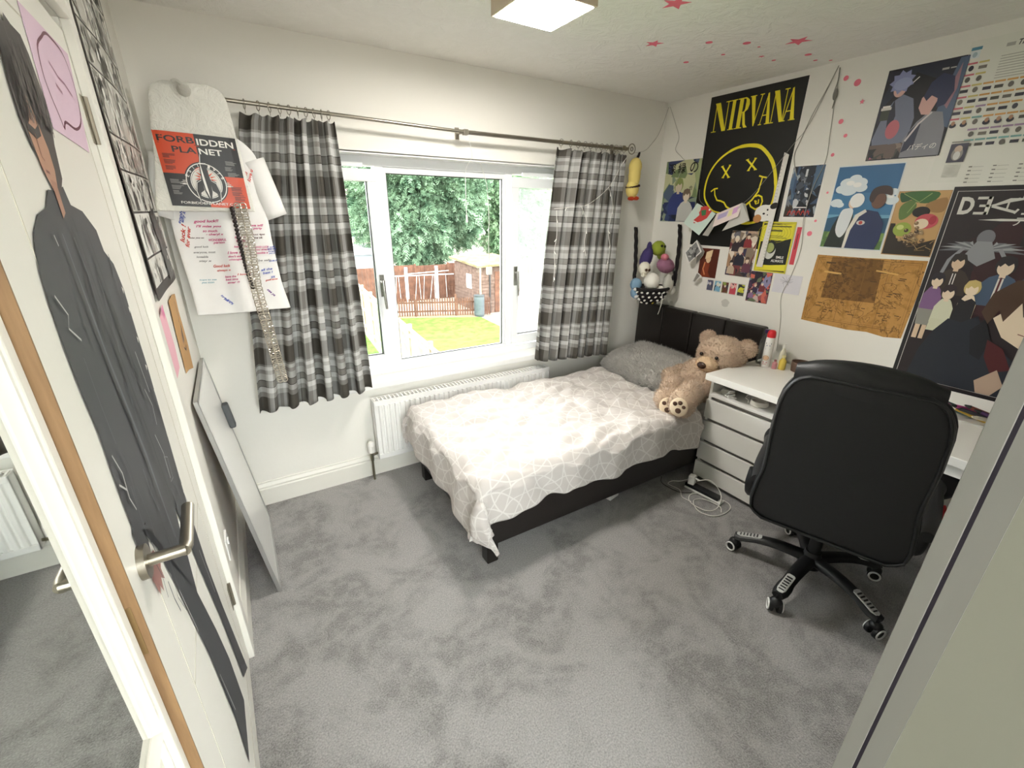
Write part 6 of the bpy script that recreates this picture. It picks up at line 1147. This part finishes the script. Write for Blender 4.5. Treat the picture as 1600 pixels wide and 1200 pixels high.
# swing frame
sw = empty('swing_frame', (8.2, 19.0, GZ), 0, 'white garden swing frame between the picket and the back fence', 'swing')
m = MB(); Wm = C('#b9b9b6', .5)
for x in (-.85, .75): MB().box(x-.06, x+.06, -.06, .06, 0, 1.98).build('post', Wm, sw)
MB().cyl((-2.0, 0, 1.60), (1.7, 0, 1.52), .03).build('top_bar', Wm, sw); MB().cyl((-.85, -.3, 1.70), (1.3, -.3, 1.75), .02).build('top_bar', Wm, sw)
for x0_, x1_ in ((-1.35, -1.45), (-1.25, -1.2), (-.3, -.45), (-.2, -.15), (.1, -.02), (.55, .35), (.62, .62), (1.25, 1.28)): MB().cyl((x0_, 0, 1.58), (x1_, 0, .35), .010).build('rope', Wm, sw)
# shed
sh = empty('garden_shed', (9.85, 15.9, GZ), radians(-3), 'brown timber shed with mossy flat roof and small window', 'shed')
m = MB()
for k in range(14):
    z = k*.155; m.prism([(-.0, 0, z), (-.02, 0, z), (0, 0, z+.15)], (0, 3.2, 0)); m.prism([(0, 0, z), (0, -.02, z), (0, 0, z+.15)], (2.1, 0, 0))
m.box(0, 2.1, 0, 3.2, 0, 2.17); m.build('boards', M_SHEDW, sh)
MB().prism([(-.22, -.25, 2.17), (2.3, -.25, 2.26), (2.3, 3.4, 2.38), (-.22, 3.4, 2.30)], (0, 0, .09)).build('roof', M_ROOFF, sh)
m = MB(); m.box(-.045, -.02, .95, 1.55, 1.05, 1.10); m.box(-.045, -.02, .95, 1.55, 1.68, 1.73); m.box(-.045, -.02, .95, 1.0, 1.10, 1.68); m.box(-.045, -.02, 1.5, 1.55, 1.10, 1.68); m.box(-.045, -.02, 1.0, 1.5, 1.38, 1.41); wf_ = m.build('window_frame', C('#c9c6bf', .6), sh)
MB().box(-.035, -.025, 1.0, 1.5, 1.10, 1.68).build('pane', C('#8ea5ac', .1), wf_)
MB().box(.75, 1.55, -.05, -.02, .05, 1.95).build('door', M_FENCEB, sh); MB().box(-.03, .03, -.05, .0, 0, 2.17).build('corner_board', C('#c4ae8c', .8), sh)
MB().box(.45, .52, -.06, -.02, 0, 2.15).build('drain_pipe', M_BLACKP, sh)
bn = empty('water_butt', (9.55, 15.45, GZ), 0, 'dark grey ribbed water butt at the shed corner', 'water butt'); m = MB(); lathe(m, (0, 0, 0), [(.20, 0)]+[(.235+.012*(k % 2), .08+k*.07) for k in range(12)]+[(.22, .95)], 20); m.build('barrel', C('#3f474b', .6), bn, smooth=60); m = MB(); lathe(m, (0, 0, .95), [(.25, 0), (.25, .04), (.05, .07), (.001, .07)], 20); m.build('lid', C('#2f3538', .5), bn, smooth=40)
# right hand yard things
yf = empty('yard_fence', (12.1, 15.6, GZ), 0, 'dark fence behind the paved yard at the right sash', 'fence')
for k in range(5): MB().box(k*1.85, k*1.85+1.75, 0, .04, 0, 1.75).build('fence_panel', C('#6b6468', .8), yf); MB().box(k*1.85-.09, k*1.85, -.05, .05, 0, 1.85).build('post', C('#c9c6c2', .7), yf)
tb = empty('garden_table', (12.4, 12.2, GZ), .3, 'pale garden table on the paving by the shed', 'table'); MB().box(-.6, .6, -.4, .4, .70, .74).build('table_top', C('#98938a', .6), tb)
for x, y in ((-.55, -.35), (.5, -.35), (-.55, .3), (.5, .3)): MB().box(x, x+.05, y, y+.05, 0, .70).build('leg', C('#8f8a84', .6), tb)
cn = empty('canopy', (14.6, 14.0, GZ), 0, 'white flat canopy with posts beyond the shed', 'canopy'); MB().box(-1.6, 2.2, -1, 1, 2.0, 2.08).build('canopy_roof', C('#a9a9a6', .6), cn)
for x, y in ((-1.55, -.95), (2.1, -.95), (-1.55, .9), (2.1, .9)): MB().box(x, x+.07, y, y+.07, 0, 2.0).build('post', C('#d4d4d2', .6), cn)
par = empty('parasol', (17.0, 17.0, GZ), 0, 'light blue folded parasol top in the yard to the right', 'parasol'); m = MB(); lathe(m, (0, 0, 1.9), [(1.1, 0), (.5, .35), (.02, .6)], 8); m.build('parasol_cloth', C('#7fb3c4', .8), par); MB().cyl((0, 0, 0), (0, 0, 2.4), .03).build('pole', Wm, par)
# houses behind
def house(name, loc, w_, d_, h_, rh, label, wins, brick, roofc, rz=0):
    r = empty(name, loc, rz, label, 'house'); t = NT('brick_'+name+str(loc[0]), .9); b_ = t.n('ShaderNodeTexBrick'); b_.inputs['Scale'].default_value = 4; b_.inputs['Color1'].default_value = (*lin(brick), 1); b_.inputs['Color2'].default_value = (*[x*.8 for x in lin(brick)], 1); b_.inputs['Mortar'].default_value = (*lin('#b9a99a'), 1); b_.inputs['Mortar Size'].default_value = .012
    t.l(t.scale(t.obj(), (1, 1, 1)), b_.inputs[0]); t.col(b_.outputs[0])
    MB().box(0, w_, 0, d_, 0, h_).build('wall', t.m, r); MB().prism([(-.4, -.4, h_), (w_+.4, -.4, h_), (w_+.4, d_/2, h_+rh), (-.4, d_/2, h_+rh)], (0, 0, .15)).prism([(-.4, d_/2, h_+rh), (w_+.4, d_/2, h_+rh), (w_+.4, d_+.4, h_), (-.4, d_+.4, h_)], (0, 0, .15)).build('roof', C(roofc, .8), r)
    for x, z, ww_, hh in wins:
        m = MB(); m.box(x, x+ww_, -.06, 0, z, z+hh); f = m.build('window', C('#f2f2f0', .5), r); m = MB()
        for q in range(3): m.box(x+.07+q*(ww_-.07)/3, x+(q+1)*(ww_-.07)/3, -.07, -.06, z+.08, z+hh-.08)
        m.build('pane', C('#6f7b84', .1), f)
    return r
house('house', (5.6, 42, GZ), 7.5, 7, 5.0, 3.2, 'red brick house with white windows seen through the left sash', [(4.2, 2.2, 1.6, 1.15), (4.2, .6, 1.6, .9), (1.2, 2.2, 1.6, 1.15), (6.2, 2.2, 1.0, 1.15)], '#b07860', '#b5a096')
house('house', (26, 36, GZ), 9, 7, 4.6, 3.0, 'orange brick house roof beyond the tree at the right sash', [(1, 2.4, 1.6, 1.1), (5, 2.4, 1.6, 1.1)], '#b98466', '#b98a68')
og = empty('outbuilding', (5.6, 25.5, GZ), 0, 'small grey clad outbuilding behind the back fence on the left', 'shed'); MB().box(0, 2.0, 0, 2, 0, 2.15).build('wall', C('#7d858a', .7), og); MB().prism([(-.15, -.15, 2.1), (2.15, -.15, 2.1), (2.15, 2.1, 2.5), (-.15, 2.1, 2.5)], (0, 0, .1)).build('roof', C('#b9bdbf', .7), og)
# big conifer
def tree(name, c, R, n_sprays, label, c1, c2, seed, trunk=True, tilt=.3):
    root = empty(name, (c[0], c[1], GZ), 0, label, 'tree'); rr = np.random.default_rng(seed); V = []; F = []
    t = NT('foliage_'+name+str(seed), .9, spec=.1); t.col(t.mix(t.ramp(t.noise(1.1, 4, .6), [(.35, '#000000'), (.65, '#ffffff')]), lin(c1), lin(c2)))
    cx, cy, cz = 0, 0, c[2]-GZ; vid = 0; VV = []; FF = []
    for s in range(n_sprays):
        d = rr.normal(size=3); d /= np.linalg.norm(d)
        if d[1] > .35: d[1] = -d[1]
        lump = 1+.16*math.sin(5*d[0]+3*d[2]+seed)*math.cos(4*d[1]+6*d[2])+.08*math.sin(13*d[0]+9*d[2])
        p = np.array([cx+R[0]*d[0]*lump, cy+R[1]*d[1]*lump, cz+R[2]*d[2]*lump])*(1)
        q = rr.uniform(.80, 1.02); p = np.array([cx, cy, cz])+(p-np.array([cx, cy, cz]))*q
        if p[2] < .9: continue
        ax = d*np.array([1, 1, .4])+rr.normal(size=3)*.45+np.array([0, 0, -tilt]); ax /= np.linalg.norm(ax); sd = np.cross(ax, rr.normal(size=3)); sd /= np.linalg.norm(sd); up = np.cross(ax, sd); L = rr.uniform(.35, .75)
        for k in range(9):
            tt = k/8; b = p+ax*L*tt; side = 1 if k % 2 else -1; l = .20*(1-.5*tt); e = b+(sd*side*.8+ax*.7+up*rr.uniform(-.3, .3))*l; w2 = np.cross(ax, up)*0+ax*.045
            VV += [b-w2, b+w2, e+w2*.5, e-w2*.5]; FF.append((vid, vid+1, vid+2, vid+3)); vid += 4
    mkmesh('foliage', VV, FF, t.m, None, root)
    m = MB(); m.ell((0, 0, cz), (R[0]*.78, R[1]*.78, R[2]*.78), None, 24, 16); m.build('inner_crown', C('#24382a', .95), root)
    if trunk: MB().tube([(0, 0, 0), (.1, 0, cz*.5), (0, 0, cz)], [.4, .3, .2], 10).build('trunk', C('#3b3026', .9), root)
    return root
tree('conifer_tree', (11.0, 26.5, 3.6), (4.6, 3.6, 5.1), 15000, 'huge dense green conifer filling the middle window pane', '#3b5541', '#7c9579', 5)
tree('bush', (20.6, 30.5, 1.5), (3.6, 2.2, 4.0), 5000, 'paler green tree to the right of the huge conifer', '#4d6b4c', '#8aa380', 6)
